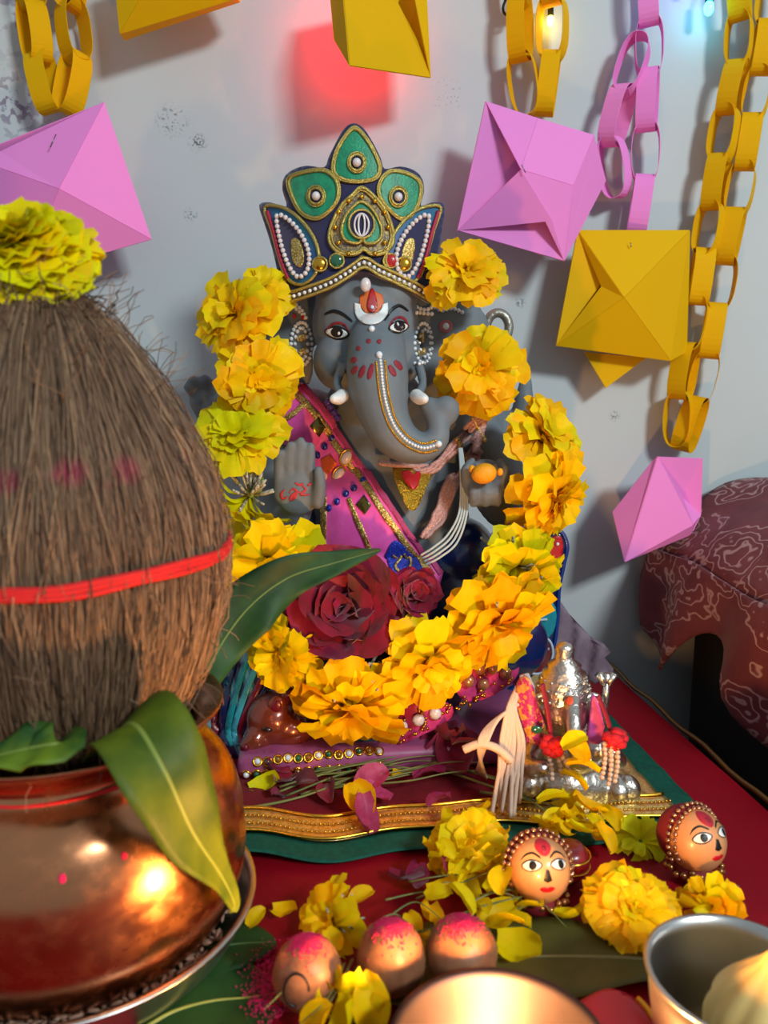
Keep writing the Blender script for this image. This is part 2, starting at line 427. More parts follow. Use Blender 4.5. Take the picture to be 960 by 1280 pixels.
# drop on the table side
V = []; n2 = 14
for j in range(nv+1):
    for i in range(n2+1):
        v = j/nv; vv = min(AV0+v*(AV1-AV0+.20), AV1+.012); h = i/n2*(.075+.03*math.sin(v*19))
        topz = AZ+.012+.010*noise.noise(Vector(((AX0-.012)*14, (AV0+v*(AV1-AV0+.20))*14, 1)))-.13*.112*4*.112*10
        V.append(TF(AX0-.012-.010*math.sin(vv*70+h*20)*min(1, h*15)-.004*min(1, h*40), vv, topz-h))
mb.add(V, [(j*(n2+1)+i, j*(n2+1)+i+1, j*(n2+1)+i+n2+2, j*(n2+1)+i+n2+1) for j in range(nv) for i in range(n2)])
th = tag(mb.build('throw_blanket', mthrow, fix=True), 'maroon velvet throw with floral outlines draped over the armchair', 'blanket')
s = th.modifiers.new('t', 'SOLIDIFY'); s.thickness = .003

# ================================================================== wall ornaments
mpink = mat('pink_paper', 'f892dc', .7, spec=.15, transl=.12, rnd=.05); myel = mat('yellow_paper', 'edb602', .7, spec=.15, transl=.15, rnd=.05)
morg = mat('orange_paper', 'e8900a', .7, transl=.25, rnd=.05)
def ornament(label, m, verts, faces, group=None, staple=None):
    """verts: (px,py,out) ; faces: panels"""
    P = [wallpt(*v) for v in verts]
    c = sum(P, Vector())/len(P)
    t = thing('paper_ornament', label, 'paper ornament', c, group or 'folded paper ornaments on the wall')
    for f in faces:
        q = [P[i] for i in f]; nrm = (q[1]-q[0]).cross(q[2]-q[0])
        if nrm.dot(CAM-q[0]) < 0: q = q[::-1]
        n = (q[1]-q[0]).cross(q[2]-q[0]).normalized(); k = len(q); th = n*.0005
        mb = MB().add([p+th for p in q]+[p-th for p in q], [tuple(range(k)), tuple(range(2*k-1, k-1, -1))]+[(i, i+k, (i+1) % k+k, (i+1) % k) for i in range(k)])
        mb.build('panel', m, t, smooth=False, fix=True)
    if staple:
        a, b = wallpt(*staple[0]), wallpt(*staple[1]); MB().tube([a, b], .0004, 5).build('staple', mat('steel_wire', '8a8a8a', .3, 1), t)
    return t
# pink, centre right: star-shaped front with recessed sides
ornament('pink folded paper ornament with four pinched sides beside the crown', mpink,
    [(607,127,.055),(742,169,.05),(705,326,.055),(572,288,.055),(651,212,.078),(690,276,.066),(716,232,.066),(652,216,.060),(690,272,.052),(757,226,.03),(672,148,.06),
     (640,235,.012),(600,300,.02)],
    [(0,4,10),(10,4,6,1),(4,3,5),(4,5,2),(4,2,6),(0,7,3),(3,8,2),(1,9,2),(1,6,2),(7,8,3),(0,11,3),(3,11,2),(2,11,9),(0,10,11),(10,1,11),(1,9,11)], staple=((652,206,.082),(657,216,.081)))
# pink, far left
ornament('pink folded paper ornament behind the coconut marigold', mpink,
    [(130,128,.05),(189,299,.05),(30,345,.05),(-40,196,.05),(74,236,.075),(190,288,.04),(126,130,.03),(80,240,.012),(116,327,.045),(0,190,.052)],
    [(0,4,1),(4,2,1),(3,4,2),(0,9,4),(9,3,4),(0,1,7),(1,2,7),(2,3,7),(3,0,7)], staple=((70,168,.064),(63,184,.066)))
# yellow, top left
ornament('yellow folded paper ornament high beside the left yellow chain', myel,
    [(140,-60,.05),(150,42,.05),(296,-2,.05),(270,-110,.05),(205,-55,.075),(155,50,.036),(300,2,.034),(215,-40,.01)],
    [(0,4,1),(1,4,2),(2,4,3),(3,4,0),(1,5,6,2),(0,7,5),(5,7,6),(6,7,3),(3,7,0)])
# yellow, top centre, tipped out from the wall
ornament('glossy yellow folded paper ornament above the crown, tipped out from wall', myel,
    [(428,-20,.088),(437,82,.092),(538,97,.052),(532,-30,.048),(497,4,.066),(512,-30,.058),(526,60,.045),(411,-30,.056),(418,50,.062),(490,-20,.03),(505,60,.03)],
    [(0,1,2,4),(0,4,5),(5,3,2),(4,6,2),(0,7,8),(0,8,1),(7,9,8),(8,10,1),(10,2,1),(10,9,3),(10,3,2),(8,9,10)])
# yellow, right
ornament('mustard yellow square paper ornament with crossed folds under the pink chain', myel,
    [(722,288,.04),(862,288,.04),(838,451,.045),(695,432,.045),(780,372,.066),(752,358,.05),(751,356,.044),(730,440,.03),(808,447,.03),(757,485,.028),(858,440,.028),(862,300,.03),(770,370,.01)],
    [(0,4,5),(4,3,5),(0,1,4),(1,2,4),(2,3,4),(0,6,3),(7,8,9),(1,11,10),(1,10,2),(0,1,12),(1,10,12),(2,3,12),(3,0,12)], staple=((788,303,.05),(789,309,.05)))
# pink, lower right, hanging narrow
ornament('narrow pink paper ornament hanging at the end of the long yellow chain', mpink,
    [(822,571,.07),(878,573,.055),(876,643,.05),(781,702,.075),(766,640,.05),(866,656,.066),(853,622,.045),(864,668,.055),(817,575,.066),(830,640,.012)],
    [(0,5,3),(8,3,4),(0,1,6),(0,6,5),(1,2,6),(6,2,5),(3,5,7),(8,4,9),(4,3,9),(3,7,9),(7,2,9),(2,1,9),(1,8,9),(0,3,8)])
# ------------------------------------------------------------------ paper chains
_lk = {}
def link_mesh(h, r, w, key):
    if key in _lk: return _lk[key].copy()
    pts = []
    for k in range(28):
        a = 2*PI*k/28; x = r*math.copysign(abs(math.cos(a))**.8, math.cos(a)); z = h*math.copysign(abs(math.sin(a))**.75, math.sin(a)); pts.append((x, z))
    V = []; n = len(pts)
    for (x, z) in pts:
        l = math.hypot(x, z); s = 1-.0005/l
        V += [(x, -w/2, z), (x, w/2, z), (x*s, w/2, z*s), (x*s, -w/2, z*s)]
    F = []
    for i in range(n):
        j = (i+1) % n
        for k in range(4): F.append((i*4+k, i*4+(k+1) % 4, j*4+(k+1) % 4, j*4+k))
    me = MB().add(V, F).mesh('link'); me.polygons.foreach_set('use_smooth', [False]*len(me.polygons)); _lk[key] = me
    return me
def chain(label, m, strands, h, w, group='paper chains on the wall', out=.022, seed=1, start=0, yaw0=.6):
    R = random.Random(seed); P0 = wallpt(strands[0][0][0], strands[0][0][1], out)
    t = thing('paper_chain', label, 'paper chain', P0, group)
    for si, path in enumerate(strands):
        pts = along(c2(path, 6), h)
        for i in range(len(pts)-1):
            (ax, ay), (bx, by) = pts[i], pts[i+1]
            a, b = wallpt(ax, ay, out), wallpt(bx, by, out); c = (a+b)/2; d = (b-a)
            hh = d.length/2*1.22; face = (i+si+start) % 2
            me = link_mesh(hh, hh*.46, w, (round(hh, 3), w))
            z = -d.normalized(); yaw = (yaw0 if face else yaw0-PI/2)+R.uniform(-.3, .3)
            x = (WT*math.cos(yaw)+(-WN)*math.sin(yaw)); x = (x-z*x.dot(z)).normalized(); y = z.cross(x)
            o = link('paper_link', me, m, None); o.parent = t; o.matrix_parent_inverse = wm(t).inverted()
            o.matrix_basis = Matrix.Translation(c) @ Matrix((x, y, z)).transposed().to_4x4()
    return t
chain('short golden yellow paper chain above the left pink ornament', myel, [[(38,-60),(40,40),(58,100),(66,158)],[(82,-60),(90,30),(96,80),(80,150)]], 66, .017, seed=2)
chain('yellow paper chain lit from behind above the four-pinched pink ornament', myel, [[(650,-70),(650,40),(652,115),(668,152)],[(692,-70),(690,40),(688,115),(674,152)]], 70, .015, seed=3, start=1)
chain('pink paper chain hanging down to the mustard square ornament', mpink, [[(808,-40),(812,60),(808,150),(806,220),(795,292)],[(800,50),(780,110),(762,180),(772,240),(765,294)]], 66, .016, seed=4)
chain('long golden yellow paper chain reaching down to the narrow pink ornament', myel,
      [[(922,-40),(925,60),(905,160),(897,220),(880,320),(868,400),(852,470),(846,562)],[(968,-30),(955,60),(938,160),(925,240),(905,330),(890,420),(878,480),(852,562)]], 60, .017, seed=5)
# ------------------------------------------------------------------ string-light bulbs with their own light
def bulb(label, px, py, out, col, power, estr, r=.004):
    c = wallpt(px, py, out)
    t = thing('led_bulb', label, 'light', c, 'string light bulbs')
    MB().ell(c, (r, r, r*1.5), 14, 10).build('lens', mat('led_'+label[:6], col, .3, emit=col, estr=estr), t)
    MB().tube([c+Vector((0, 0, r*1.2)), c+Vector((0, 0, r*3.2))], r*.85, 10).build('socket', mat('led_socket', '1c2c22', .5), t)
    MB().tube(catm([c+Vector((0, 0, r*3)), c+Vector((.004, .004, .03)), c+Vector((-.006, .008, .07)), c+Vector((.004, .008, .12))], 6), .0009, 6).build('wire', mat('led_wire', '10141c', .5), t)
    l = bpy.data.lights.new('bulb_light', 'POINT'); l.energy = power; l.color = lin(col)[:3]; l.shadow_soft_size = r*1.8
    o = bpy.data.objects.new('bulb_light', l); C.objects.link(o); o.parent = t; o.location = -WN*(.0)+Vector((0, 0, 0))
    return t
bulb('cyan string light bulb glowing beside the long yellow chain', 886, 10, .022, '35e4ff', .03, 14)
bulb('yellow string light bulb shining behind the short yellow chain', 688, 26, .010, 'ffd860', .02, 10, .003)
bulb('red string light bulb hidden behind the glossy yellow ornament', 445, 30, .030, 'ff1020', .42, 8)
bulb('violet string light bulb above the pink chain', 868, -30, .02, '8060ff', .03, 8)
MB().tube(catm([wallpt(637, -10, .02), wallpt(629, 8, .02), wallpt(632, 18, .02), wallpt(645, 17, .02), wallpt(648, 2, .02), wallpt(640, -14, .02)], 6), .0011, 6).build('light_cable', mat('led_wire', '10141c', .5))
tag(bpy.data.objects['light_cable'], 'loop of dark cable beside the short yellow chain', 'cable')

# ================================================================== kalash: plate, pot, leaves, coconut
KX, KY = -.142, .340
msteel = mat('steel', 'd4d0cc', .32, 1, col2='c4bfba', scale=30, bump=.1, bscale=200, bdist=.0003)
def bowl_prof(r, h, base, th=.0012, lip=.002, curve=1.6, n=14):
    out = [(.0001, .0)]
    out += [(base*.98, .0)]
    for k in range(n+1):
        s = k/n; out.append((base+(r-base)*s**(1/curve), h*s**curve*1.0))
    out += [(r+lip, h+th*.4), (r+lip, h+th*1.2), (r, h+th*1.3)]
    for k in range(n, -1, -1):
        s = k/n; out.append((max(.0002, base+(r-base)*s**(1/curve)-th), h*s**curve+th))
    out += [(.0001, th)]
    return out
plate = tag(MB().lathe(bowl_prof(.0795, .021, .062), (KX, KY, .0032), 72).build('steel_dish', msteel, fix=True), 'shallow steel dish of rice under the copper pot', 'dish')
# rice
R = random.Random(3); mb = MB()
for k in range(700):
    a = R.uniform(0, 2*PI); r = math.sqrt(R.uniform(.45, 1))*.071; z = .0075+R.uniform(0, .004)+max(0, (r-.055))*.55
    M = Matrix.Rotation(R.uniform(0, PI*2), 3, 'Z') @ Matrix.Rotation(R.uniform(-.5, .5), 3, 'Y')
    mb.ell((KX+r*math.cos(a), KY+r*math.sin(a), z), (.0034, .0009, .0009), 6, 5, M)
stuff(tag(mb.build('rice_grains', mat('rice', '9a7a66', .6)), 'rice grains filling the steel dish around the copper pot', 'rice'))
# copper pot
mcop = mat('copper', 'cf8a60', .24, 1, col2='a87250', scale=14, detail=3, contrast=(.35, .8), bump=.05, bscale=60, bdist=.0006)
nt = mcop.node_tree; N = nt.nodes; L = nt.links; b = N['Principled BSDF']
n = N.new('ShaderNodeTexNoise'); n.inputs['Scale'].default_value = 16; n.inputs['Detail'].default_value = 4
mr = N.new('ShaderNodeMapRange'); mr.inputs['From Min'].default_value = .35; mr.inputs['From Max'].default_value = .7; mr.inputs['To Min'].default_value = .2; mr.inputs['To Max'].default_value = .34
L.new(n.outputs['Fac'], mr.inputs['Value']); L.new(mr.outputs[0], b.inputs['Roughness'])
prof = [(.0001,.0075),(.040,.008),(.056,.0105),(.067,.019),(.0735,.030),(.0768,.043),(.077,.056),(.0755,.071),(.071,.085),(.064,.0945),(.0575,.100),(.0555,.1035),(.0565,.107),(.061,.112),(.0675,.1165),(.0685,.118),(.0675,.1190),(.060,.1150),(.0545,.1085),(.0535,.1035),(.055,.099),(.062,.092),(.069,.082),(.074,.06),(.072,.035),(.060,.018),(.040,.012),(.0001,.011)]
pts = catm([Vector((r, 0, z)) for r, z in prof], 4)
pot = thing('copper_pot', 'polished copper water pot holding the leaves and coconut', 'pot', (KX, KY, .009))
MB().lathe([(max(p.x, .0001), p.z) for p in pts], (KX, KY, 0), 96).build('pot_body', mcop, pot, fix=True)
mkum = mat('kumkum', 'd3175c', .9, col2='b80f48', scale=300, bump=.6, bscale=1500, bdist=.0006)
potbvh = bvh_of(pot.children[0])
for (px, py, r) in ((78, 1098, 5), (155, 1070, 4), (258, 1003, 2.5)):
    decal(potbvh, ring2(px, py, r, r*1.3, 12), 3, 'kumkum_dot', mkum, pot, .0004, .0003, .3)
# red thread at the neck
MB().tube([Vector((KX+.0562*math.cos(a), KY+.0562*math.sin(a), .1015+.0006*math.sin(a*5))) for a in [2*PI*k/60 for k in range(60)]], .0009, 6, closed=True).build('neck_thread', mat('red_thread', 'd01a1a', .8), pot)
# coconut
mcoc = mat('coir_base', '3a281c', .95, col2='2a1c14', scale=60, stretch=(1, 1, .1))
cprof = []
for (px, py) in ((95,366),(118,385),(150,415),(180,452),(215,505),(243,548),(264,590),(279,640),(285,690),(284,730),(279,765),(270,800),(254,840),(234,885),(205,915),(160,940)):
    p = at(px, py, KY); cprof.append(((p.x-KX)*.945, p.z))
cprof = [(.004, cprof[0][1]+.004)]+cprof+[(.0005, cprof[-1][1]-.004)]
coc = thing('coconut', 'husky brown coconut with fibres set on the copper pot', 'coconut', (KX, KY, .10))
mb = MB(); seg = 96; V = []
for (r, z) in cprof:
    for k in range(seg):
        a = 2*PI*k/seg; q = r*(.965+.03*noise.noise(Vector((math.cos(a)*3, math.sin(a)*3, z*20)))-.012*abs(math.sin(a*3)))
        V.append(Vector((KX+q*math.cos(a), KY+q*math.sin(a), z)))
mb.add(V, [(i*seg+k, (i+1)*seg+k, (i+1)*seg+(k+1) % seg, i*seg+(k+1) % seg) for i in range(len(cprof)-1) for k in range(seg)])
mb.build('husk', mcoc, coc, fix=True)
# fibres
mfib = bpy.data.materials.new('coir_fibre'); mfib.use_nodes = True; nt = mfib.node_tree; N = nt.nodes; L = nt.links; b = N['Principled BSDF']; b.inputs['Roughness'].default_value = .65
at_ = N.new('ShaderNodeAttribute'); at_.attribute_name = 'shade'
rp = N.new('ShaderNodeValToRGB'); e = rp.color_ramp.elements; e[0].color = lin('3a2a1e'); e[0].position = 0; e[1].color = lin('b08a66'); e[1].position = 1
q = e.new(.35); q.color = lin('6a4c36'); q = e.new(.7); q.color = lin('8c6c50')
L.new(at_.outputs['Fac'], rp.inputs['Fac']); base = rp.outputs['Color']
def surf_front(px, py):      # a point on the front of the coconut below that pixel
    return hit(cocb, px, py, .28, 0)[0]
cocb = BVHTree.FromPolygons([tuple(v) for v in mb.v], mb.f)
for (px, py, r) in ((12, 606, .0055), (88, 594, .006), (152, 592, .0065), (222, 574, .004), (70, 600, .004), (130, 610, .004)):
    p = surf_front(px, py); g = N.new('ShaderNodeNewGeometry'); d = N.new('ShaderNodeVectorMath'); d.operation = 'DISTANCE'; d.inputs[1].default_value = p; L.new(g.outputs['Position'], d.inputs[0])
    mr = N.new('ShaderNodeMapRange'); mr.inputs['From Min'].default_value = r*1.3; mr.inputs['From Max'].default_value = r*.3; mr.inputs['To Max'].default_value = .85; L.new(d.outputs['Value'], mr.inputs['Value'])
    mx = N.new('ShaderNodeMix'); mx.data_type = 'RGBA'; L.new(mr.outputs[0], mx.inputs['Factor']); L.new(base, mx.inputs['A']); mx.inputs['B'].default_value = lin('c02458'); base = mx.outputs['Result']
L.new(base, b.inputs['Base Color'])
zs = [z for r, z in cprof]; zt, zb = zs[0], zs[-2]
def prad(z):
    for (r0, z0), (r1, z1) in zip(cprof, cprof[1:]):
        if z1 <= z <= z0: return r0+(r1-r0)*(z0-z)/max(1e-6, z0-z1)
    return cprof[0][0] if z > zt else cprof[-2][0]
R = random.Random(11); mb = MB(); shade = []
for k in range(12500):
    a = R.uniform(0, 2*PI); s0 = R.random()**.9*.92-.05; ln = R.uniform(.12, .55); off = R.uniform(.0002, .0028); dr = R.gauss(0, .05)
    wild = R.random() < .05; rad = R.uniform(.00014, .00034)*(1.6 if R.random() < .08 else 1)
    pts = []; n = 7; sh = min(1, max(0, R.gauss(.5, .22)))
    for i in range(n):
        s = max(0, s0+ln*i/(n-1))
        if s > 1.0: break
        z = zt+(zb-zt)*s; ang = a+dr*(i/(n-1))*(2.5 if wild else 1)+R.gauss(0, .006)
        r = prad(z)+off+(.004*abs(math.sin(i*1.1+a*9)) if wild else 0)
        pts.append(Vector((KX+r*math.cos(ang), KY+r*math.sin(ang), z)))
    if len(pts) < 3: continue
    nv = len(mb.v); mb.tube(pts, [rad*(1 if 0 < i < len(pts)-1 else .4) for i in range(len(pts))], 3, cap=False)
    shade += [sh]*(len(mb.v)-nv)
# loose stray hairs, near the crown of the husk and hanging at the hem
for k in range(260):
    a = R.uniform(-PI, PI); top = R.random() < .6
    z = R.uniform(zt-.05, zt) if top else R.uniform(zb, zb+.10); r = prad(z)
    p = Vector((KX+r*math.cos(a), KY+r*math.sin(a), z)); d = Vector((math.cos(a), math.sin(a), R.uniform(.2, 1.6) if top else R.uniform(-2.2, -.6))).normalized()
    pts = [p]; 
    for i in range(6):
        d = (d+Vector((R.gauss(0, .25), R.gauss(0, .25), R.gauss(0, .25)))).normalized(); pts.append(pts[-1]+d*R.uniform(.002, .0048))
    nv = len(mb.v); mb.tube(pts, .00017, 4, cap=False); shade += [R.uniform(.1, .9)]*(len(mb.v)-nv)
# knot of matted fibre on top
for k in range(500):
    a = R.uniform(0, 2*PI); r = R.uniform(0, .026); p = Vector((KX+r*math.cos(a), KY+r*math.sin(a), zt-.010+R.uniform(0, .012)-r*.4))
    pts = [p]; d = Vector((R.gauss(0, 1), R.gauss(0, 1), R.gauss(0, .5))).normalized()
    for i in range(5): d = (d+Vector((R.gauss(0, .5), R.gauss(0, .5), R.gauss(0, .4)))).normalized(); pts.append(pts[-1]+d*.003)
    nv = len(mb.v); mb.tube(pts, .0003, 4, cap=False); shade += [R.uniform(0, .45)]*(len(mb.v)-nv)
fo = mb.build('husk_fibres', mfib, coc); stuff(fo)
ca = fo.data.attributes.new('shade', 'FLOAT', 'POINT'); ca.data.foreach_set('value', shade)
# red thread around the coconut (a flattened felt band)
zr = at(284, 694, KY).z; mbt = MB(); pts = []
for k in range(90):
    a = 2*PI*k/90; r = prad(zr)+.0036; pts.append(Vector((KX+r*math.cos(a), KY+r*math.sin(a), zr+.0025*math.cos(a)+.0006*math.sin(a*7))))
for dz in (-.0011, .0008, .0025):
    mbt.tube([p+Vector((0, 0, dz+.0003*math.sin(i*.8+dz*4000))) for i, p in enumerate(pts)], .0013, 6, closed=True)
tag(mbt.build('red_thread', mat('red_thread', 'd01a1a', .8), None), 'red sacred thread wound around the coconut', 'thread')

# ------------------------------------------------------------------ leaves
def leaf(label, path, widths, normal_hint, col, col2, rib, cat='leaf', group=None, name='mango_leaf', wavy=.12, thick=.0005, fold=.18, wf=6):
    """path: world points along the midrib; widths: half widths in metres"""
    P = catm(path, 8); n = len(P); nw = 9; V = []; ribp = []
    for i, p in enumerate(P):
        t = (P[min(i+1, n-1)]-P[max(i-1, 0)]).normalized(); s = i/(n-1)
        k = s*(len(widths)-1); j = min(int(k), len(widths)-2); ww = widths[j]+(widths[j+1]-widths[j])*(k-j)
        h = normal_hint[0].lerp(normal_hint[1], s) if isinstance(normal_hint, tuple) else normal_hint
        side = t.cross(h).normalized(); nn = side.cross(t).normalized()
        for q in range(nw):
            x = (q/(nw-1)*2-1)
            V.append(p+side*x*ww+nn*(abs(x)*ww*fold+wavy*ww*math.sin(s*wf*PI+x*2)*abs(x)))
        ribp.append(p-nn*.0001)
    mb = MB().add(V, [(i*nw+q, i*nw+q+1, (i+1)*nw+q+1, (i+1)*nw+q) for i in range(n-1) for q in range(nw-1)])
    t = thing(name, label, cat, P[0], group)
    o = mb.build('blade', mat('leaf_'+col+col2, col, .55, col2=col2, scale=45, bump=.25, bscale=250, bdist=.0005, spec=.25), t, fix=True)
    s = o.modifiers.new('t', 'SOLIDIFY'); s.thickness = thick; s.offset = 0
    MB().tube(ribp, [.0011*(1-.75*i/(n-1))+.0002 for i in range(n)], 6, flat=.8).build('midrib', mat('rib_'+rib, rib, .5), t)
    return t
cv = lambda p: (CAM-p).normalized()
p_ = [Vector((KX+.030, KY-.038, .1150)), at(165, 905, .2735), at(205, 965, .2585), at(240, 1040, .265), at(274, 1092, .283), at(292, 1128, .296), at(290, 1140, .297)]
leaf('broad yellow-green mango leaf drooping over the copper pot', p_, [.010, .0165, .0165, .0125, .0062, .0030, .0014], (Vector((.1, -.5, .8)), Vector((.75, -.55, .3))), '31490c', '5e6a12', '7e8c38', group='mango leaves in the pot', wavy=.10)
p_ = [at(246, 868, .375), at(272, 812, .392), at(310, 760, .402), at(360, 722, .410), at(420, 703, .416), at(476, 687, .42)]
leaf('dark green wavy mango leaf pointing towards the idol\'s lap', p_, [.006, .012, .0155, .0115, .0065, .0006], Vector((.25, -.95, .25)), '17331a', '234a22', '4c6a34', group='mango leaves in the pot', wavy=.2, wf=5)
p_ = [Vector((KX+.0, KY-.035, .113)), at(75, 930, .2745), at(30, 937, .271), at(-30, 952, .269)]
leaf('small dark mango leaf lying along the pot rim under the coconut', p_, [.004, .010, .0095, .002], Vector((0, -.5, .85)), '26491c', '6d8420', '7a8a3a', group='mango leaves in the pot', wavy=.15)
# betel leaves flat on the cloth
p_ = [onz(175, 1290, .004), onz(215, 1266, .0055), onz(265, 1252, .006), onz(315, 1247, .005), onz(352, 1240, .004)]
leaf('dark green betel leaf with pale midrib beside the copper pot', p_, [.016, .026, .029, .022, .002], Vector((0, 0, 1)), '1d3c18', '2a4d1e', 'b0ac4a', name='betel_leaf', group='betel leaves on the cloth', wavy=.05, fold=.06)
p_ = [onz(215, 1190, .004), onz(255, 1186, .0055), onz(300, 1180, .0055), onz(345, 1178, .004)]
leaf('second dark betel leaf tucked under the first beside the pot', p_, [.012, .018, .018, .002], Vector((0, 0, 1)), '1a3616', '244419', '49602c', name='betel_leaf', group='betel leaves on the cloth', wavy=.05, fold=.05)
p_ = [onz(860, 1205, .004), onz(780, 1198, .0055), onz(690, 1196, .006), onz(600, 1200, .006), onz(500, 1215, .005), onz(440, 1222, .004)]
leaf('large olive brown betel leaf under the round nuts', p_, [.006, .017, .026, .029, .024, .003], Vector((0, 0, 1)), '4a4a1c', '5a5226', '7d7440', name='betel_leaf', group='betel leaves on the cloth', wavy=.05, fold=.05)

# ================================================================== the large idol
mclay = mat('grey_clay', '6f777d', .62, col2='666e74', scale=30, bump=.08, bscale=300, bdist=.0004)
mnavy = mat('navy_lacquer', '0c1c4a', .25, col2='10265c', scale=40, coat=.4)
mteal = mat('teal_lacquer', '18a0a8', .3, col2='128a98', scale=60, coat=.4)
mmar = mat('maroon_lacquer', '6a1022', .3, coat=.4); mwhite = mat('white_paint', 'e8e6e2', .4); mredp = mat('red_paint', 'b01018', .35, coat=.3)
mblk = mat('black_paint', '0a0809', .4); mdred = mat('dark_red_paint', '8a1f2c', .6)
mpinkf = mat('pink_satin_sash', 'f05cba', .55, col2='e44aa8', scale=80, bump=.3, bscale=500, bdist=.0005, sheen=.3)
mglit = mat('gold_glitter', 'b08838', .35, .9, col2='f2d890', scale=900, contrast=(.45, .6), bump=.8, bscale=1100, bdist=.0008)
mcry = mat('crystal', 'e8eef4', .08, .0, coat=1, spec=1); msil = mat('silver', 'cfc6bc', .3, 1, bump=.8, bscale=220, bdist=.0015)
mpearl = mat('pearl', 'ddd2d2', .25, coat=.6); mpurp = mat('mauve_lacquer', 'b05a86', .35, col2='944470', scale=30, coat=.5)
mblue = mat('blue_gem', '101c86', .15, coat=1)
idol = thing('elephant_headed_idol', 'grey clay elephant-headed seated idol wearing the crown and pink sash', 'idol', at(470, 950, .58)*1)
idol.location.z = .005
def PX(px, py, Y, r): return (at(px, py, Y), r*mpp(px, py, Y))
def E(mb, px, py, Y, rx, ry, rz, rot=None, seg=24, rings=16):
    s = mpp(px, py, Y); return mb.ell(at(px, py, Y), (rx*s, ry*s, rz*s), seg, rings, rot)
RY = lambda a: Matrix.Rotation(a, 3, 'Y'); RX = lambda a: Matrix.Rotation(a, 3, 'X'); RZ = lambda a: Matrix.Rotation(a, 3, 'Z')
body = MB()
# head
E(body, 457, 405, .572, 67, 62, 72); E(body, 430, 375, .566, 36, 42, 34); E(body, 486, 372, .566, 36, 42, 34)
E(body, 424, 452, .558, 33, 36, 36); E(body, 497, 448, .558, 31, 36, 36); E(body, 470, 440, .545, 38, 36, 40)
body.sweep([PX(471, 430, .535, 36), PX(472, 470, .520, 40), PX(479, 515, .513, 32), PX(496, 547, .510, 27), PX(524, 560, .509, 20), PX(546, 549, .510, 15.5), PX(546, 526, .513, 14), PX(537, 508, .517, 13)], res=.3, seg=16)
E(body, 557, 514, .514, 18, 12, 20, RY(.3))
for sx, tx in ((414, 428), (536, 521)):    # fleshy tusk sheaths
    body.sweep([PX(sx+(14 if sx < 460 else -12), 458, .535, 7), PX((sx+tx)/2, 480, .527, 6), PX(tx, 495, .520, 7)])
# ears
E(body, 356, 425, .585, 40, 8, 58, RY(.12) @ RZ(-.25)); E(body, 366, 455, .583, 28, 9, 40, RZ(-.25)); E(body, 376, 396, .588, 32, 12, 40); E(body, 536, 392, .588, 30, 12, 38); E(body, 568, 415, .585, 48, 8, 44, RY(-.15) @ RZ(.25)); E(body, 552, 455, .583, 34, 9, 48, RZ(.25))
for k in range(-3, 4): pass
# neck, torso, belly
E(body, 470, 500, .592, 60, 50, 45); E(body, 480, 575, .602, 112, 60, 85); E(body, 482, 650, .598, 105, 78, 88); E(body, 385, 525, .600, 45, 42, 40); E(body, 580, 535, .600, 45, 42, 40)
torso = MB(); E(torso, 480, 575, .600, 114, 64, 85); E(torso, 482, 650, .592, 108, 86, 88); E(torso, 385, 525, .594, 52, 50, 44); E(torso, 470, 500, .590, 80, 56, 50); E(torso, 470, 740, .580, 140, 88, 80)
# front arms
body.sweep([PX(372, 535, .60, 36), PX(352, 600, .585, 30), PX(356, 655, .560, 26), PX(368, 640, .545, 22), PX(372, 620, .538, 20)])
E(body, 372, 613, .532, 31, 13, 32)
for fx, ty in ((349, 560), (362, 550), (375, 545), (388, 552)):
    body.sweep([PX(fx, 600, .531, 7.5), PX(fx, 575, .529, 7.2), PX(fx+1, ty+6, .527, 6)])
body.sweep([PX(397, 628, .528, 9), PX(400, 605, .524, 8.5), PX(398, 588, .522, 6.5)])
body.sweep([PX(590, 540, .60, 36), PX(628, 590, .590, 28), PX(630, 635, .565, 25), PX(612, 620, .545, 22)])
E(body, 606, 602, .535, 29, 15, 29)
for fx in (592, 607, 621): body.sweep([PX(fx, 604, .527, 6.5), PX(fx, 616, .522, 7.5), PX(fx, 628, .526, 7)])
body.sweep([PX(630, 608, .528, 7), PX(632, 590, .526, 7.5), PX(624, 578, .528, 6)]); body.sweep([PX(583, 606, .528, 7), PX(582, 588, .526, 7), PX(590, 577, .528, 6)])
# rear arms
body.sweep([PX(365, 520, .610, 30), PX(310, 535, .620, 24), PX(270, 520, .618, 20), PX(254, 500, .612, 18)])
for a_, b_, r_ in (((247, 492), (236, 484), 7), ((250, 486), (241, 476), 7), ((262, 486), (256, 474), 7), ((268, 500), (262, 512), 9)): body.sweep([PX(a_[0]+6, a_[1]+6, .612, r_+4), PX(b_[0], b_[1], .604, r_)])
body.sweep([PX(600, 520, .612, 30), PX(640, 545, .620, 22), PX(652, 520, .615, 15), PX(655, 495, .612, 12)]); E(body, 656, 492, .610, 10, 7, 26, RY(.05))
clay = blob(body, 'body', mclay, idol, .0017, 5)
cb = bvh_of(clay); tb = torso.bvh()
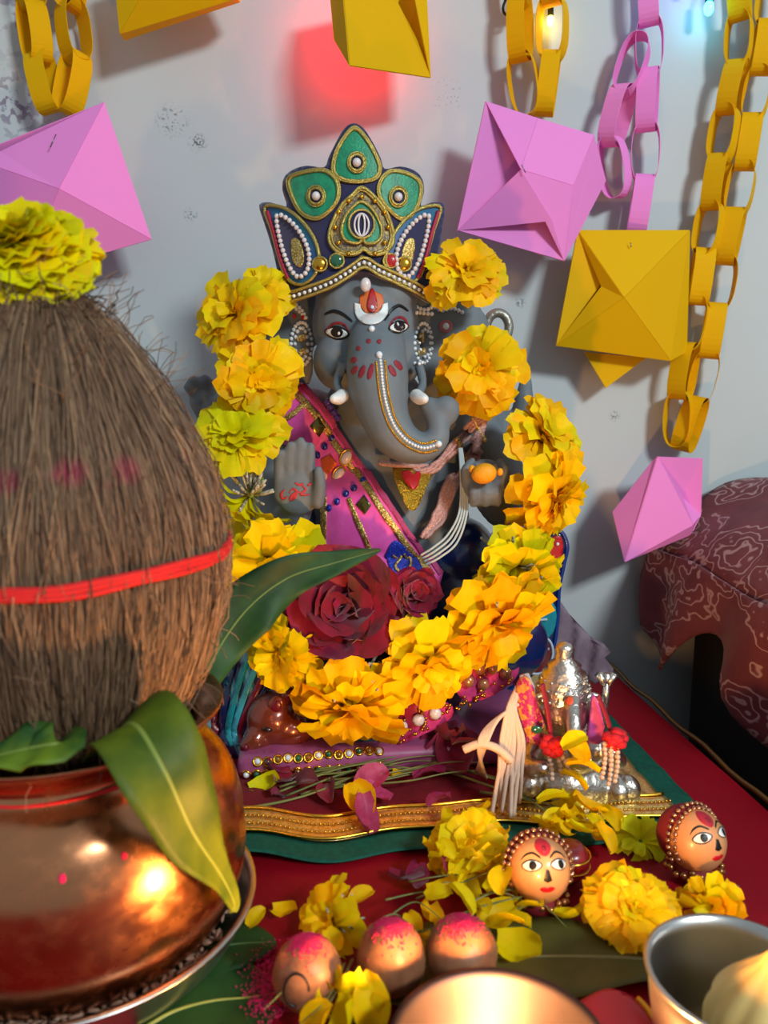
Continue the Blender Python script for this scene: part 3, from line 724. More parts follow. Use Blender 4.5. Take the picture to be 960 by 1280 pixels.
# ---- painted face
def paint(outline, m, name, off=.0005, step=3): return decal(cb, outline, step, name, m, idol, off, .0004, .53)
def stroke(P, wd, m, name, off=.0005, step=2.5, taper=True):
    P = c2(P, 6); n = len(P); lft = []; rgt = []
    for i, (x, y) in enumerate(P):
        a = P[max(i-1, 0)]; b = P[min(i+1, n-1)]; dx, dy = b[0]-a[0], b[1]-a[1]; l = math.hypot(dx, dy) or 1
        wv = wd*(math.sin(PI*(.12+.76*i/(n-1))) if taper else 1)
        lft.append((x-dy/l*wv, y+dx/l*wv)); rgt.append((x+dy/l*wv, y-dx/l*wv))
    return paint(lft+rgt[::-1], m, name, off, step)
for (cx, cy, w_, h_, tilt, sg) in ((421.5, 416, 13.5, 6.6, .12, 1), (498, 409, 11, 6.2, -.12, -1)):
    eye = []
    for i in range(24):
        a = 2*PI*i/24; x = w_*math.cos(a); y = h_*math.sin(a)*(1-.25*abs(math.cos(a)))
        eye.append((cx+x*math.cos(tilt)-y*math.sin(tilt), cy+x*math.sin(tilt)+y*math.cos(tilt)))
    paint([(cx+(x-cx)*1.18, cy+(y-cy)*1.4) for x, y in eye], mblk, 'eye_line', .0004)
    e1 = paint(eye, mwhite, 'eye', .0007); paint(ring2(cx+.5, cy-.8, h_*1.12, h_*1.02), mat('iris_brown', '140b09', .35), 'iris', .0010)
    paint(ring2(cx+3*1, cy+.5, 1.5, 2, 10), mwhite, 'eye_glint', .0013, 1)
    stroke([(cx-w_*1.1, cy-1), (cx-w_*.5, cy-10), (cx+2, cy-12.5), (cx+w_*.75, cy-9), (cx+w_*1.1, cy-1)], 1.6, mdred, 'eyelid_line')
stroke([(406, 393), (417, 389), (429, 393), (441, 402)], 2.2, mblk, 'eyebrow'); stroke([(481, 401), (489, 388), (499, 382), (510, 389)], 2.2, mblk, 'eyebrow')
# forehead mark: orange patch, white crescent, red drop, crystal
mor = mat('orange_paint', 'd8641a', .5)
paint([(450, 370), (464, 362), (478, 369), (480, 380), (472, 391), (458, 392), (449, 382)], mor, 'tilak_patch', .0005)
outer = [(443.5, 379)]+[(464+20.5*math.cos(a), 387+20*math.sin(a)) for a in [PI*1.02-PI*1.04*k/14 for k in range(15)]]+[(484, 379)]
inner = [(464+13.5*math.cos(a), 381+13*math.sin(a)) for a in [PI*1.0*k/12 for k in range(13)]]
paint(outer+inner, mwhite, 'crescent', .0012, 3)
paint(c2([(465, 361), (471, 378), (470, 388), (465, 392), (460, 388), (459, 378)], 4, True), mredp, 'red_drop', .0015, 3)
def beads(P, r, m, name, parent=idol, bv=None, lift=.3, Yg=.53, seg=8):
    mb = MB()
    for q in P:
        p, n = hit(bv or cb, q[0], q[1], Yg, 0); s = mpp(q[0], q[1], p.y); mb.ell(p+n*r*s*lift, r*s, seg, 6)
    o = mb.build(name, m, parent)
    if len(P) > 1: stuff(o)
    return o
beads([(465, 412)], 4.2, mcry, 'crystal'); beads([(465, 385)], 2.6, mcry, 'crystal', lift=1.2)
# red brush strokes and dots on the trunk root
for a, b_ in (((440, 467), (447, 458)), ((450, 472), (456, 457)), ((461, 474), (466, 455)), ((494, 470), (486, 457)), ((502, 462), (493, 451)), ((439, 452), (446, 448))):
    stroke([a, ((a[0]+b_[0])/2, (a[1]+b_[1])/2), b_], 3.4, mdred, 'trunk_stroke')
for q in ((448.5, 435.5), (461, 426.5), (474, 427)): paint(ring2(q[0], q[1], 2.8, 2.8, 12), mdred, 'trunk_dot', step=2)
# trunk ornament
tp = c2([(475, 447), (476.5, 460), (478, 478), (482, 502), (490, 527), (503, 546), (517, 556), (531, 560), (546, 556)], 8)
def offp(P, d):
    o = []
    for i, (x, y) in enumerate(P):
        a = P[max(i-1, 0)]; b = P[min(i+1, len(P)-1)]; dx, dy = b[0]-a[0], b[1]-a[1]; l = math.hypot(dx, dy) or 1; o.append((x-dy/l*d, y+dx/l*d))
    return o
beads(along(tp, 4.0), 2.1, mcry, 'trunk_crystals')
for d in (-5.5, 5.5): beads(along(offp(tp[4:], d), 2.8), 1.7, mgold, 'trunk_gold_beads')
beads([(474, 444), (548, 555)], 4.4, mcry, 'trunk_crystals')
# tusks
for (x, y, a) in ((427, 497, -.5), (521, 497, .4)):
    p = at(x, y, .513); s = .00052
    MB().sweep([(p+Vector((0, .006, .001)), 8.5*s), (p+Vector((-.002*(1 if a < 0 else -1), 0, -.0004)), 8.2*s), (p+Vector((-.0045*(1 if a < 0 else -1), -.0045, -.0008)), 5.5*s)]).build('tusk', mwhite, idol)
# ear jewels
def ringpts(cx, cy, rx, ry, n, a0=0, a1=2*PI): return [(cx+rx*math.cos(a0+(a1-a0)*k/n), cy+ry*math.sin(a0+(a1-a0)*k/n)) for k in range(n)]
beads([(x, y) for d in (0, 5) for x, y in along(c2([(328, 382+d), (345, 376+d), (362, 377+d), (376, 386+d), (383, 398+d*.6)], 6), 5)], 2.5, mcry, 'ear_crystals', Yg=.57)
beads(ringpts(377, 430, 13, 27, 26)+ringpts(377, 430, 8, 20, 14)+[(365, 470), (384, 482), (370, 476)], 2.5, mcry, 'earring_crystals', Yg=.565)
beads(ringpts(529, 429, 11, 25, 22)+ringpts(531, 429, 7, 17, 12)+[(518, 454), (524, 455)], 2.4, mcry, 'earring_crystals', Yg=.565)
beads(along(c2([(521, 384), (532, 388), (541, 384), (552, 388), (566, 386), (580, 392)], 6), 5)+along([(520, 391), (544, 393)], 5), 2.8, mcry, 'ear_crystals', Yg=.57)
for q in ((377, 424, 6, 4), (379, 441, 6, 4), (526, 424, 4, 7), (527, 441, 5, 4)): paint([(q[0]-q[2], q[1]-q[3]), (q[0]+q[2], q[1]-q[3]-3), (q[0]+q[2], q[1]+q[3]-3), (q[0]-q[2], q[1]+q[3])], mglit, 'earring_plate', .0008)
paint(ringpts(557, 408, 9, 8, 16), mat('rose_paint', 'a8606a', .6), 'ear_rosette', .0006); beads([(557, 408)], 4.5, mcry, 'crystal', Yg=.57)
beads([(368, 395), (379, 397)], 3, mredp, 'ear_rubies', Yg=.565)
# palm mark in red
for P in ([(356, 612), (352, 617), (354, 623), (360, 621)], [(362, 616), (366, 611), (371, 614), (369, 622), (363, 624), (366, 618), (374, 615), (378, 619)], [(369, 603), (374, 606), (380, 604)], [(377, 606), (382, 612), (376, 618), (388, 618)], [(384, 607), (390, 604)]):
    stroke(P, 1.5, mat('vermilion', 'c03038', .6), 'palm_mark', .0006, 2)
# modak held in the other hand
sw = MB(); E(sw, 605, 592, .515, 16, 12, 13, RY(-.2)); E(sw, 590, 586, .518, 4, 4, 5); E(sw, 625, 590, .518, 4, 4, 5)
sw.build('held_petals', mat('marigold_orange', 'f0a00c', .6, bump=.5, bscale=600, bdist=.001), idol)
# noose disc and goad held behind
MB().tube([at(622, 410, .612)+Vector((math.cos(a)*.0085, 0, math.sin(a)*.011)) for a in [2*PI*k/30 for k in range(30)]], .0035, 8, closed=True).build('attribute_disc', mat('tarnished_silver', '9a958a', .4, .7, bump=.5, bscale=400, bdist=.001), idol)
# ---- navy lower garment, left striped knee, teal hem
lap = MB(); E(lap, 470, 760, .595, 150, 100, 95); E(lap, 590, 800, .575, 95, 85, 60); E(lap, 460, 860, .570, 120, 90, 60); E(lap, 575, 690, .590, 45, 50, 45); E(lap, 400, 680, .590, 40, 40, 70)
lapo = blob(lap, 'lower_garment', mnavy, idol, .003, 4); lb = bvh_of(lapo)
mstr = bpy.data.materials.new('striped_lacquer'); mstr.use_nodes = True; nt = mstr.node_tree; N = nt.nodes; L = nt.links; b = N['Principled BSDF']; b.inputs['Roughness'].default_value = .3; b.inputs['Coat Weight'].default_value = .4
tc = N.new('ShaderNodeTexCoord'); mp = N.new('ShaderNodeMapping'); mp.inputs['Rotation'].default_value = (0, .45, 0); L.new(tc.outputs['Object'], mp.inputs['Vector'])
wv = N.new('ShaderNodeTexWave'); wv.inputs['Scale'].default_value = 24; wv.inputs['Distortion'].default_value = 1.2; wv.inputs['Detail'].default_value = 1; L.new(mp.outputs[0], wv.inputs['Vector'])
rp = N.new('ShaderNodeValToRGB'); rp.color_ramp.interpolation = 'CONSTANT'; e = rp.color_ramp.elements; e[0].color = lin('0d1e50'); e[1].position = .42; e[1].color = lin('8a1a34')
q = e.new(.56); q.color = lin('1c98ac'); q = e.new(.9); q.color = lin('7cc8d4'); L.new(wv.outputs['Color'], rp.inputs['Fac']); L.new(rp.outputs['Color'], b.inputs['Base Color'])
kn = MB(); E(kn, 335, 870, .560, 66, 70, 72, RY(.5)); E(kn, 310, 920, .548, 36, 50, 40); E(kn, 300, 850, .57, 34, 40, 44)
blob(kn, 'striped_knee', mstr, idol, .0025, 3)
# painted pleats, raised a little
knb = kn.bvh()
for k in range(8):
    P = [(372-k*15, 832-k*4), (344-k*12, 862+k*1), (318-k*8, 900+k*3), (312-k*5, 932)]
    P = c2(P, 6); wd = 3.6; n_ = len(P); a_ = offp(P, wd); b_ = offp(P, -wd)
    decal(knb, a_+b_[::-1], 5, 'pleat', [mteal, mnavy, mat('crimson_lacquer', '7c1a30', .3, coat=.4), mat('sky_lacquer', '3fb0c4', .3, coat=.4)][k % 4], idol, .0012, .001, .535)
hem = MB(); E(hem, 458, 893, .535, 62, 50, 30)
blob(hem, 'garment_hem', mteal, idol, .002, 2)
MB().tube([hit(hem.bvh(), x, y, .52, .0002)[0] for x, y in c2([(405, 896), (425, 912), (455, 920), (485, 918), (512, 902)], 6)], .0018, 6).build('hem_cord', mmar, idol)
# base
bs = MB(); q0 = tuv(onz(296, 985, .004)); q1 = tuv(onz(690, 955, .004))
o = soft_box(q0[0]+.000, q1[0], .10, q0[1]-.006, .0052, .0215, .006, 4).build('base', mpurp, idol, fix=True)
base_b = bvh_of(o)
gm = {}
for i, (a, b_, n_) in enumerate((((322, 952), (474, 938), 13), ((308, 968), (474, 957), 14))):
    for k in range(n_):
        x = a[0]+(b_[0]-a[0])*k/(n_-1); y = a[1]+(b_[1]-a[1])*k/(n_-1)+3*math.sin(k*1.7)*(i == 0)*.4
        p, n = hit(base_b, x, y, .5, .0002); 
        mb = MB(); u_ = n.orthogonal().normalized(); v_ = n.cross(u_)
        mb.tube([p+(u_*math.cos(t_)+v_*math.sin(t_))*.0027 for t_ in [2*PI*j/12 for j in range(12)]], .0008, 6, closed=True); g_ = mb.build('gem_setting', mgold, idol)
        MB().ell(p+n*.0003, .0021, 10, 6).build('gem', [mcry, mat('green_gem', '1a5a3a', .1, coat=1), mat('amber_gem', '8a5a18', .1, coat=1)][k % 3], g_)
# throne side panel
mthr = MB()
thr = c2([(640, 660), (678, 668), (700, 664), (709, 682), (705, 705), (699, 735), (697, 770), (692, 808), (676, 832), (640, 862), (604, 868), (590, 800), (600, 700)], 5, True)
def tfn(off): return lambda u, v: at(u, v, .606-off)
sheet(thr, 10, tfn(0), .022).build('throne_panel', mnavy, idol)
def thr_part(o, m, name, off): return sheet(o, 5, tfn(off), .0018).build(name, m, idol)
thr_part(c2([(684, 676), (700, 670), (704, 684), (700, 702), (692, 708), (682, 694)], 5, True), mredp, 'red_drop_inlay', .0022)
thr_part(c2([(648, 690), (680, 684), (684, 706), (668, 716), (650, 715)], 4, True), mteal, 'teal_inlay', .0022)
thr_part(c2([(640, 760), (690, 752), (692, 790), (664, 806), (636, 800)], 4, True), mteal, 'teal_inlay', .0022)
ov = c2([(655, 815), (668, 797), (686, 800), (691, 818), (682, 838), (666, 842), (654, 830)], 4, True)
thr_part(ov, mmar, 'maroon_inlay', .0040)
def wtube(P, r, m, off, closed=False): return MB().tube([at(x, y, .606-off) for x, y in P], r, 6, closed=closed)
wtube(ov, .0011, None, .0045, True).build('white_outline', mat('pale_blue_paint', 'b8c4d4', .4), idol)
for P in ([(662, 820), (660, 830)], [(667, 822), (665, 833)], [(672, 824), (670, 834)], [(677, 803), (686, 812)], [(655, 768), (685, 764)], [(650, 778), (684, 774)], [(652, 790), (676, 784)]):
    wtube(P, .0010, None, .0045).build('white_stroke', mat('pale_blue_paint', 'b8c4d4', .4), idol)
for q in ((697, 680), (686, 705)): MB().ell(at(q[0], q[1], .6025), .0014, 8, 6).build('crystal', mcry, idol)
MB().tube([at(x, y, .606) for x, y in thr], .0016, 6, closed=True).build('panel_edge', mat('blue_edge', '173a86', .3, coat=.3), idol)
# rear garment end
gc = [(694, 742), (712, 768), (738, 796), (756, 806), (764, 815), (756, 822), (767, 836), (764, 848), (752, 846), (745, 856), (733, 848), (718, 856), (690, 842), (670, 800)]
sheet(gc, 7, lambda u, v: at(u, v, .632+.004*math.sin(u*.22+v*.05)), .003).build('frayed_cloth', mat('mauve_cloth', '8a7684', .9, col2='74606e', scale=50, bump=.6, bscale=300, bdist=.001), idol)
# ---- pink sash over the chest
def tor(off): return lambda u, v: hit(tb, u, v, .55, off)[0]
so = [(340, 520), (352, 496), (372, 478), (384, 486), (402, 510), (422, 536), (444, 566), (466, 598), (488, 630), (510, 662), (532, 692), (552, 716), (546, 738), (512, 742), (470, 738), (430, 730), (402, 716), (402, 680), (404, 640), (404, 612), (388, 580), (366, 556), (344, 546)]
sash = sheet(so, 9, tor(.003), .002).build('sash', mpinkf, idol)
def sdec(outline, m, name, off=.0040, step=4): return sheet(outline, step, tor(off), .001).build(name, m, sash)
def sstroke(P, wd, m, name, off=.0040):
    P = c2(P, 5); a = offp(P, wd); b_ = offp(P, -wd); return sdec(a+b_[::-1], m, name, off, wd*1.2)
sstroke([(374, 481), (402, 513), (432, 553), (462, 596), (492, 640), (520, 680), (549, 720)], 3.2, mat('pink_cord', 'b03a70', .6, bump=.8, bscale=900, bdist=.001), 'edge_cord')
sstroke([(366, 489), (394, 520), (424, 560), (454, 603), (484, 647), (512, 686), (538, 722)], 4, mglit, 'gold_trim')
sstroke([(350, 530), (366, 520), (384, 506)], 3, mglit, 'gold_trim'); sstroke([(408, 622), (408, 660), (406, 712)], 4, mglit, 'gold_trim'); sstroke([(438, 625), (456, 668), (474, 712)], 3, mglit, 'gold_trim')
for q in ((396, 532), (456, 632)): sdec([(q[0], q[1]-11), (q[0]+9, q[1]+1), (q[0]+1, q[1]+12), (q[0]-9, q[1])], mat('olive_mirror', '6a6030', .15, .8), 'mirror', .0042)
def sbeads(P, r, m, name): return beads(P, r, m, name, sash, tb, .9, .55)
for q in ((417, 549), (408, 559), (399, 569), (455, 603), (444, 612), (434, 619), (424, 628), (414, 636)):
    sbeads([q], 5, mblue, 'blue_gem'); sbeads([(q[0]+1, q[1]-1)], 2.2, mgold, 'gold_stud').location.y -= .002
for q in ((435, 572), (426, 592), (406, 596)):
    p, n = hit(tb, q[0], q[1], .55, .004); MB().ell(p, (.0036, .003, .0052), 12, 8, RY(.5)).build('pearl', mpearl, sash)
    MB().tube([p+(RY(.5) @ Vector((.0042*math.cos(t_), 0, .0060*math.sin(t_)))) for t_ in [2*PI*j/16 for j in range(16)]], .0007, 5, closed=True).build('pearl_setting', mgold, sash)
sdec([(404, 574), (416, 568), (424, 580), (414, 592), (406, 588)], mat('orange_sequin', 'e0602a', .3, .4, bump=.8, bscale=900, bdist=.001), 'sequin_patch')
for (cx, cy) in ((432, 655), (426, 690), (470, 655)):
    sbeads(ringpts(cx, cy, 6, 7, 6)+[(cx, cy), (cx-3, cy+18), (cx+7, cy+14), (cx-9, cy-12), (cx+2, cy+28)], 2.7, msil, 'rhinestones')
sdec(c2([(482, 690), (492, 674), (506, 682), (520, 700), (528, 722), (514, 734), (494, 730), (486, 712)], 4, True), mat('blue_sequin', '1a2c9c', .3, .3, col2='3040c0', scale=600, bump=.8, bscale=800, bdist=.001), 'blue_motif')
for P in ([(490, 690), (500, 700), (494, 712), (506, 722)], [(504, 688), (512, 706), (508, 720), (520, 728)]): sstroke(P, 1.4, mglit, 'gold_squiggle', .0052)
sdec([(430, 712), (452, 706), (448, 720), (432, 724)], mat('green_sequin', '0f8a6a', .3, .3), 'green_motif')
RS_ = random.Random(21); pts_ = []
while len(pts_) < 150:
    q = (RS_.uniform(345, 550), RS_.uniform(485, 735))
    if inside(q, so): pts_.append(q)
sbeads(pts_[:90], 1.5, mgold, 'gold_sequins'); sbeads(pts_[90:], 1.5, mcry, 'crystal_sequins')
# ---- jewellery on the chest
neck = thing('necklace', 'beaded dusty rose necklace with gold pendant across the idol\'s chest', 'necklace', at(520, 600, .54))
mrose = mat('rose_beads', 'b0807c', .4, .2, col2='d0a49a', scale=700, bump=.9, bscale=900, bdist=.001)
def jw(P, r, m, name, off=.004):
    return MB().tube([hit(tb, x, y, .55, off)[0]+Vector((0, -.002, 0)) for x, y in c2(P, 6)], r, 7).build(name, m, neck)
for k in range(9):
    d = k*4.2
    jw([(612-d*.1, 508+d), (586+d*.2, 530+d*1.0), (556+d*.3, 560+d*.9), (534, 582+d*.8), (500, 588+d*.3), (474, 586+d*.2)] if k < 3 else [(612-d*.3, 508+d*1.1), (590, 538+d), (574-d*.2, 568+d*.7), (570-d*.6, 610), (552-d*.5, 650), (532-d*.3, 668)], .0017, mrose, 'bead_strand', .007)
for (a, b_) in (((590, 520), (606, 552)), ((575, 532), (592, 566)), ((560, 550), (574, 580))): jw([a, ((a[0]+b_[0])/2, (a[1]+b_[1])/2), b_], .0018, mglit, 'gold_bar', .009)
sheet(c2([(490, 592), (512, 584), (534, 592), (530, 612), (514, 640), (500, 622)], 4, True), 5, tor(.006), .002).build('pendant', mat('gold_beadwork', 'c09a30', .3, .9, bump=1, bscale=800, bdist=.0015), neck)
sheet(c2([(500, 600), (508, 596), (513, 601), (518, 597), (522, 603), (512, 618)], 4, True), 4, tor(.0085), .0015).build('red_stone', mredp, neck)
beads(along(c2([(584, 575), (582, 610), (575, 640), (560, 668)], 6), 9), 4, mat('bronze_bead', '9a6a3a', .3, .7), 'bronze_beads', neck, tb, 1.2, .55)
jt = thing('sacred_thread', 'loose white cotton threads looped beside the idol\'s belly', 'thread', at(575, 640, .53))
for k in range(4):
    MB().tube(catm([at(574+k*1.0, 560, .548), at(576+k*2, 600, .540), at(574+k*3.2, 640, .530), at(560+k*4, 668+k*3, .522), at(542+k*3, 684+k*4, .518), at(526+k*2, 694+k*4, .520)], 8), .0008, 6).build('strand', mat('white_thread', 'b9c4c4', .8), jt)
# violet beads under the chin
beads([(416, 508), (421, 514), (413, 502), (425, 520)], 5, mat('violet_bead', '4a2a8a', .2, coat=1), 'violet_beads', neck, tb, 1.2, .555)
# ---- pink pearl trim across the lap
lc = thing('lap_trim', 'hot pink pearl-studded trim around the idol\'s lap', 'trim', at(560, 900, .52))
def lfn(off): return lambda u, v: at(u, v, .504+.00022*abs(u-520)-off)
for o_ in ([(462, 930), (470, 900), (500, 884), (540, 876), (566, 884), (560, 902), (530, 918), (500, 930)], [(570, 858), (590, 832), (620, 818), (644, 816), (648, 842), (628, 862), (600, 876), (580, 876)]):
    sheet(c2(o_, 3, True), 6, lfn(0), .003).build('satin_band', mat('hot_pink_satin', 'd8407e', .5, col2='c03070', scale=100, bump=.6, bscale=400, bdist=.001), lc)
for q in ((480, 915), (502, 908), (523, 900), (544, 892), (586, 852), (604, 856), (616, 836), (632, 842), (600, 836)):
    MB().ell(lfn(.003)(*q), (.0042, .003, .0042), 12, 8).build('pearl', mat('copper_pearl', 'c0805a', .2, .5, coat=.5) if q[0] > 570 else mpearl, lc)
mb = MB(); Rr = random.Random(5)
for k in range(90):
    x = Rr.uniform(470, 640); y = 940-(x-460)*.55+Rr.uniform(-22, 12); mb.ell(lfn(.0035)(x, y), .0012, 6, 5)
stuff(mb.build('gold_beads', mgold, lc))
# ---- crown
crown = thing('jewelled_crown', 'navy velvet crown with green peacock-eye panels and gold cord on the idol', 'crown', at(450, 370, .55))
def cr(off=0):
    return lambda u, v: at(u, v, .5405+((u-445)/112)**2*.026-(v-260)*.00002-off)
CO = [(442, 154), (454, 160), (466, 178), (476, 198), (481, 211), (500, 208), (518, 213), (528, 224), (530, 240), (526, 257), (540, 253), (556, 256), (553, 284), (548, 316), (543, 350), (540, 378), (515, 366), (490, 354), (470, 345), (455, 339), (440, 344), (415, 358), (385, 370), (354, 380), (348, 346), (340, 310), (330, 278), (324, 256), (338, 253), (358, 258), (353, 238), (355, 222), (366, 212), (384, 207), (405, 209), (411, 196), (421, 176), (431, 160)]
mvelv = mat('navy_velvet', '17184f', .8, sheen=.6, col2='10113e', scale=80)
sheet(c2(CO, 3, True), 6, cr(), .005).build('crown_panel', mvelv, crown)
mcord = mat('gold_cord', 'c8b060', .3, .9, bump=1, bscale=1300, bdist=.0008); mgr = mat('green_silk', '0a9468', .4, col2='067a58', scale=160, bump=.8, bscale=700, bdist=.0005, sheen=.3)
def cdec(P, m, name, off, step=5, th=.0008): return sheet(P, step, cr(off), th).build(name, m, crown)
def ccord(P, r=.0011, off=.0012, closed=True, m=None): return MB().tube([cr(off)(x, y) for x, y in P], r, 6, closed=closed).build('gold_cord', m or mcord, crown)
def drop(cx, cy, w_, h_, ang, n=36):
    P = []
    for i in range(n):
        t_ = 2*PI*i/n; r = 1-.0; x = w_*math.sin(t_)*(math.sin(t_/2)**.9); y = -h_*math.cos(t_)*-1
        P.append((cx+x*math.cos(ang)-y*math.sin(ang), cy+x*math.sin(ang)+y*math.cos(ang)))
    return P
def peacock(cx, cy, w_, h_, ang, eye):
    P = drop(cx, cy, w_, h_, ang); cdec(P, mgr, 'green_inset', .0008); ccord(P)
    ccord([(cx+(x-cx)*1.14, cy+(y-cy)*1.1) for x, y in P], .0007)
    e_ = ring2(eye[0], eye[1], 9.5, 11, 20); cdec(e_, mvelv, 'eye_inset', .0016, 4); ccord(e_, .0010, .0022); ccord(ring2(eye[0], eye[1], 12, 14, 20), .0006, .0018)
    MB().ell(cr(.003)(*eye), .0030, 12, 8).build('pearl', mpearl, crown)
def drop_out(cx, cy, w_, h_, ang): return None
peacock(446, 196, 28, 34, PI, (446, 203)) if False else None
def pdrop(P, eye):
    P = c2(P, 5, True); cx = sum(p[0] for p in P)/len(P); cy = sum(p[1] for p in P)/len(P)
    cdec(P, mgr, 'green_inset', .0008); ccord(P); ccord([(cx+(x-cx)*1.09, cy+(y-cy)*1.08) for x, y in P], .0007)
    e_ = ring2(eye[0], eye[1], 9, 10, 20); cdec(e_, mvelv, 'eye_inset', .0016, 4); ccord(e_, .0010, .0022); ccord(ring2(eye[0], eye[1], 11.5, 13, 20), .0006, .0018)
    MB().ell(cr(.003)(*eye), .0028, 12, 8).build('pearl', mpearl, crown)
pdrop([(443, 161), (456, 172), (468, 192), (474, 210), (468, 222), (450, 226), (430, 224), (418, 214), (420, 194), (430, 174)], (446, 203))
pdrop([(362, 224), (384, 215), (406, 214), (420, 226), (422, 246), (412, 262), (396, 272), (378, 266), (366, 246)], (395, 245))
pdrop([(524, 228), (508, 217), (488, 215), (476, 228), (475, 244), (486, 260), (500, 272), (514, 268), (524, 248)], (498, 246))
# central medallion
MO = c2([(452, 234), (466, 244), (480, 260), (490, 284), (491, 304), (480, 316), (464, 318), (455, 312), (444, 318), (424, 316), (412, 302), (414, 282), (426, 258), (440, 244)], 5, True)
cdec(MO, mat('grey_sequin', '5a5560', .3, .5, col2='a8904e', scale=700, bump=.8, bscale=900, bdist=.001), 'medallion_field', .0008); ccord(MO, .0013, .0016); ccord([(452+(x-452)*.92, 280+(y-280)*.92) for x, y in MO], .0007, .0018)
MI = c2([(452, 252), (464, 260), (474, 276), (477, 292), (470, 303), (458, 304), (454, 300), (446, 304), (432, 300), (427, 288), (432, 270), (442, 258)], 5, True)
cdec(MI, mgr, 'green_inset', .0020); ccord(MI, .0012, .0026)
e_ = ring2(452, 280, 16, 18, 24); cdec(e_, mvelv, 'eye_inset', .0028, 4); ccord(e_, .0009, .0034)
for rx in (4, 9): ccord(ring2(452, 281, rx, 14, 20), .0007, .0038, m=mpearl)
for q in ring2(452, 284, 33, 38, 12): MB().ell(cr(.0025)(*q), .0016, 8, 6).build('sequin', mgold, crown)
# side feather panels with pearls
for mir in (0, 1):
    f = (lambda x: x) if not mir else (lambda x: 883-x+(-1))
    FO = c2([(f(x), y) for x, y in [(331, 260), (348, 258), (366, 266), (384, 284), (396, 306), (399, 328), (392, 346), (376, 356), (358, 346), (348, 318), (340, 288)]], 4, True)
    cdec(FO, mat('teal_silk', '1f6f86', .5, col2='2a4f8a', scale=60), 'feather_panel', .0008); ccord(FO, .0013, .0016)
    FI = c2([(f(x), y) for x, y in [(346, 270), (360, 274), (376, 292), (386, 316), (384, 338), (372, 346), (360, 330), (350, 300)]], 4, True)
    cdec(FI, mvelv, 'feather_centre', .0016); cdec(c2([(f(x), y) for x, y in [(364, 300), (374, 300), (380, 320), (376, 334), (366, 326)]], 4, True), mglit, 'feather_glitter', .0022, 4)
    mb = MB()
    for x, y in along(FI+[FI[0]], 6.2): mb.ell(cr(.0028)(x, y), .0017, 8, 6)
    stuff(mb.build('pearls', mpearl, crown))
    ccord(c2([(f(x), y) for x, y in [(334, 264), (342, 290), (350, 322), (360, 348)]], 6), .0014, .0022, False, mat('crimson_cord', 'a01838', .6))
# brow band
BB = [(354, 374), (380, 366), (412, 354), (436, 340), (455, 328), (474, 338), (496, 348), (520, 360), (540, 372)]
up = c2([(x, y-6) for x, y in BB], 5); dn = c2([(x, y+6) for x, y in BB], 5)
cdec(up+dn[::-1], mat('brow_sequin', '4a4660', .3, .5, col2='b89850', scale=800, bump=.8, bscale=900, bdist=.001), 'brow_band', .0020)
ccord(up, .0012, .0030, False); ccord(dn, .0012, .0030, False)
mb = MB()
for x, y in along(c2(BB, 6), 7): mb.ell(cr(.0035)(x, y), .0013, 8, 6)
stuff(mb.build('crystals', mcry, crown))
for q, m_ in (((421, 326), mat('green_gem', '1a5a3a', .1, coat=1)), ((488, 326), mredp), ((400, 330), mgold), ((505, 330), mgold)):
    MB().ell(cr(.002)(*q), (.0042, .0018, .0042), 14, 8).build('gem', m_, crown); ccord(ring2(q[0], q[1], 9, 9, 16), .0008, .0022)
# band that carries the crown around the head
hb = at(455, 372, .572)
MB().tube([hb+Vector((.0395*math.cos(t_), .040*math.sin(t_), .006)) for t_ in [PI*(-.02)+PI*1.04*k/30 for k in range(31)]], .003, 8).build('head_band', mvelv, crown)
MB().ell(cr(.004)(457, 356), (.0036, .003, .0046), 12, 8).build('pearl', mpearl, crown)

# ================================================================== mouse at the idol's feet
mbr = mat('copper_lacquer', '7a3422', .22, .35, coat=.6, col2='8a3e28', scale=20)
mouse = thing('mouse_figure', 'glossy copper-brown mouse figure at the foot of the idol', 'figurine', at(350, 945, .52))
ms = MB(); E(ms, 342, 898, .520, 34, 34, 34, RY(.5)); E(ms, 323, 922, .512, 19, 20, 20, RY(.5)); E(ms, 376, 872, .535, 46, 36, 44); E(ms, 362, 908, .52, 32, 30, 26)
ms.sweep([PX(320, 924, .506, 14), PX(308, 934, .503, 9)])
mo = blob(ms, 'mouse_body', mbr, mouse, .0014, 4); mbv = bvh_of(mo)
for (x, y) in ((346, 882), (362, 872)):
    p, n = hit(mbv, x, y, .51, 0); MB().ell(p, (.0062, .003, .0075), 16, 10, RY(.4)).build('ear', mbr, mouse); MB().ell(p+Vector((0, -.0022, 0)), (.0036, .0016, .0048), 12, 8, RY(.4)).build('inner_ear', mmar, mouse)
p, n = hit(mbv, 334, 912, .50, 0); MB().ell(p, (.0036, .0015, .0018), 12, 8, RY(.2)).build('eye', mat('eye_dark', '2a1410', .2, coat=1), mouse)
p, n = hit(mbv, 307, 934, .50, 0); MB().ell(p, .0026, 10, 8).build('nose', mmar, mouse)

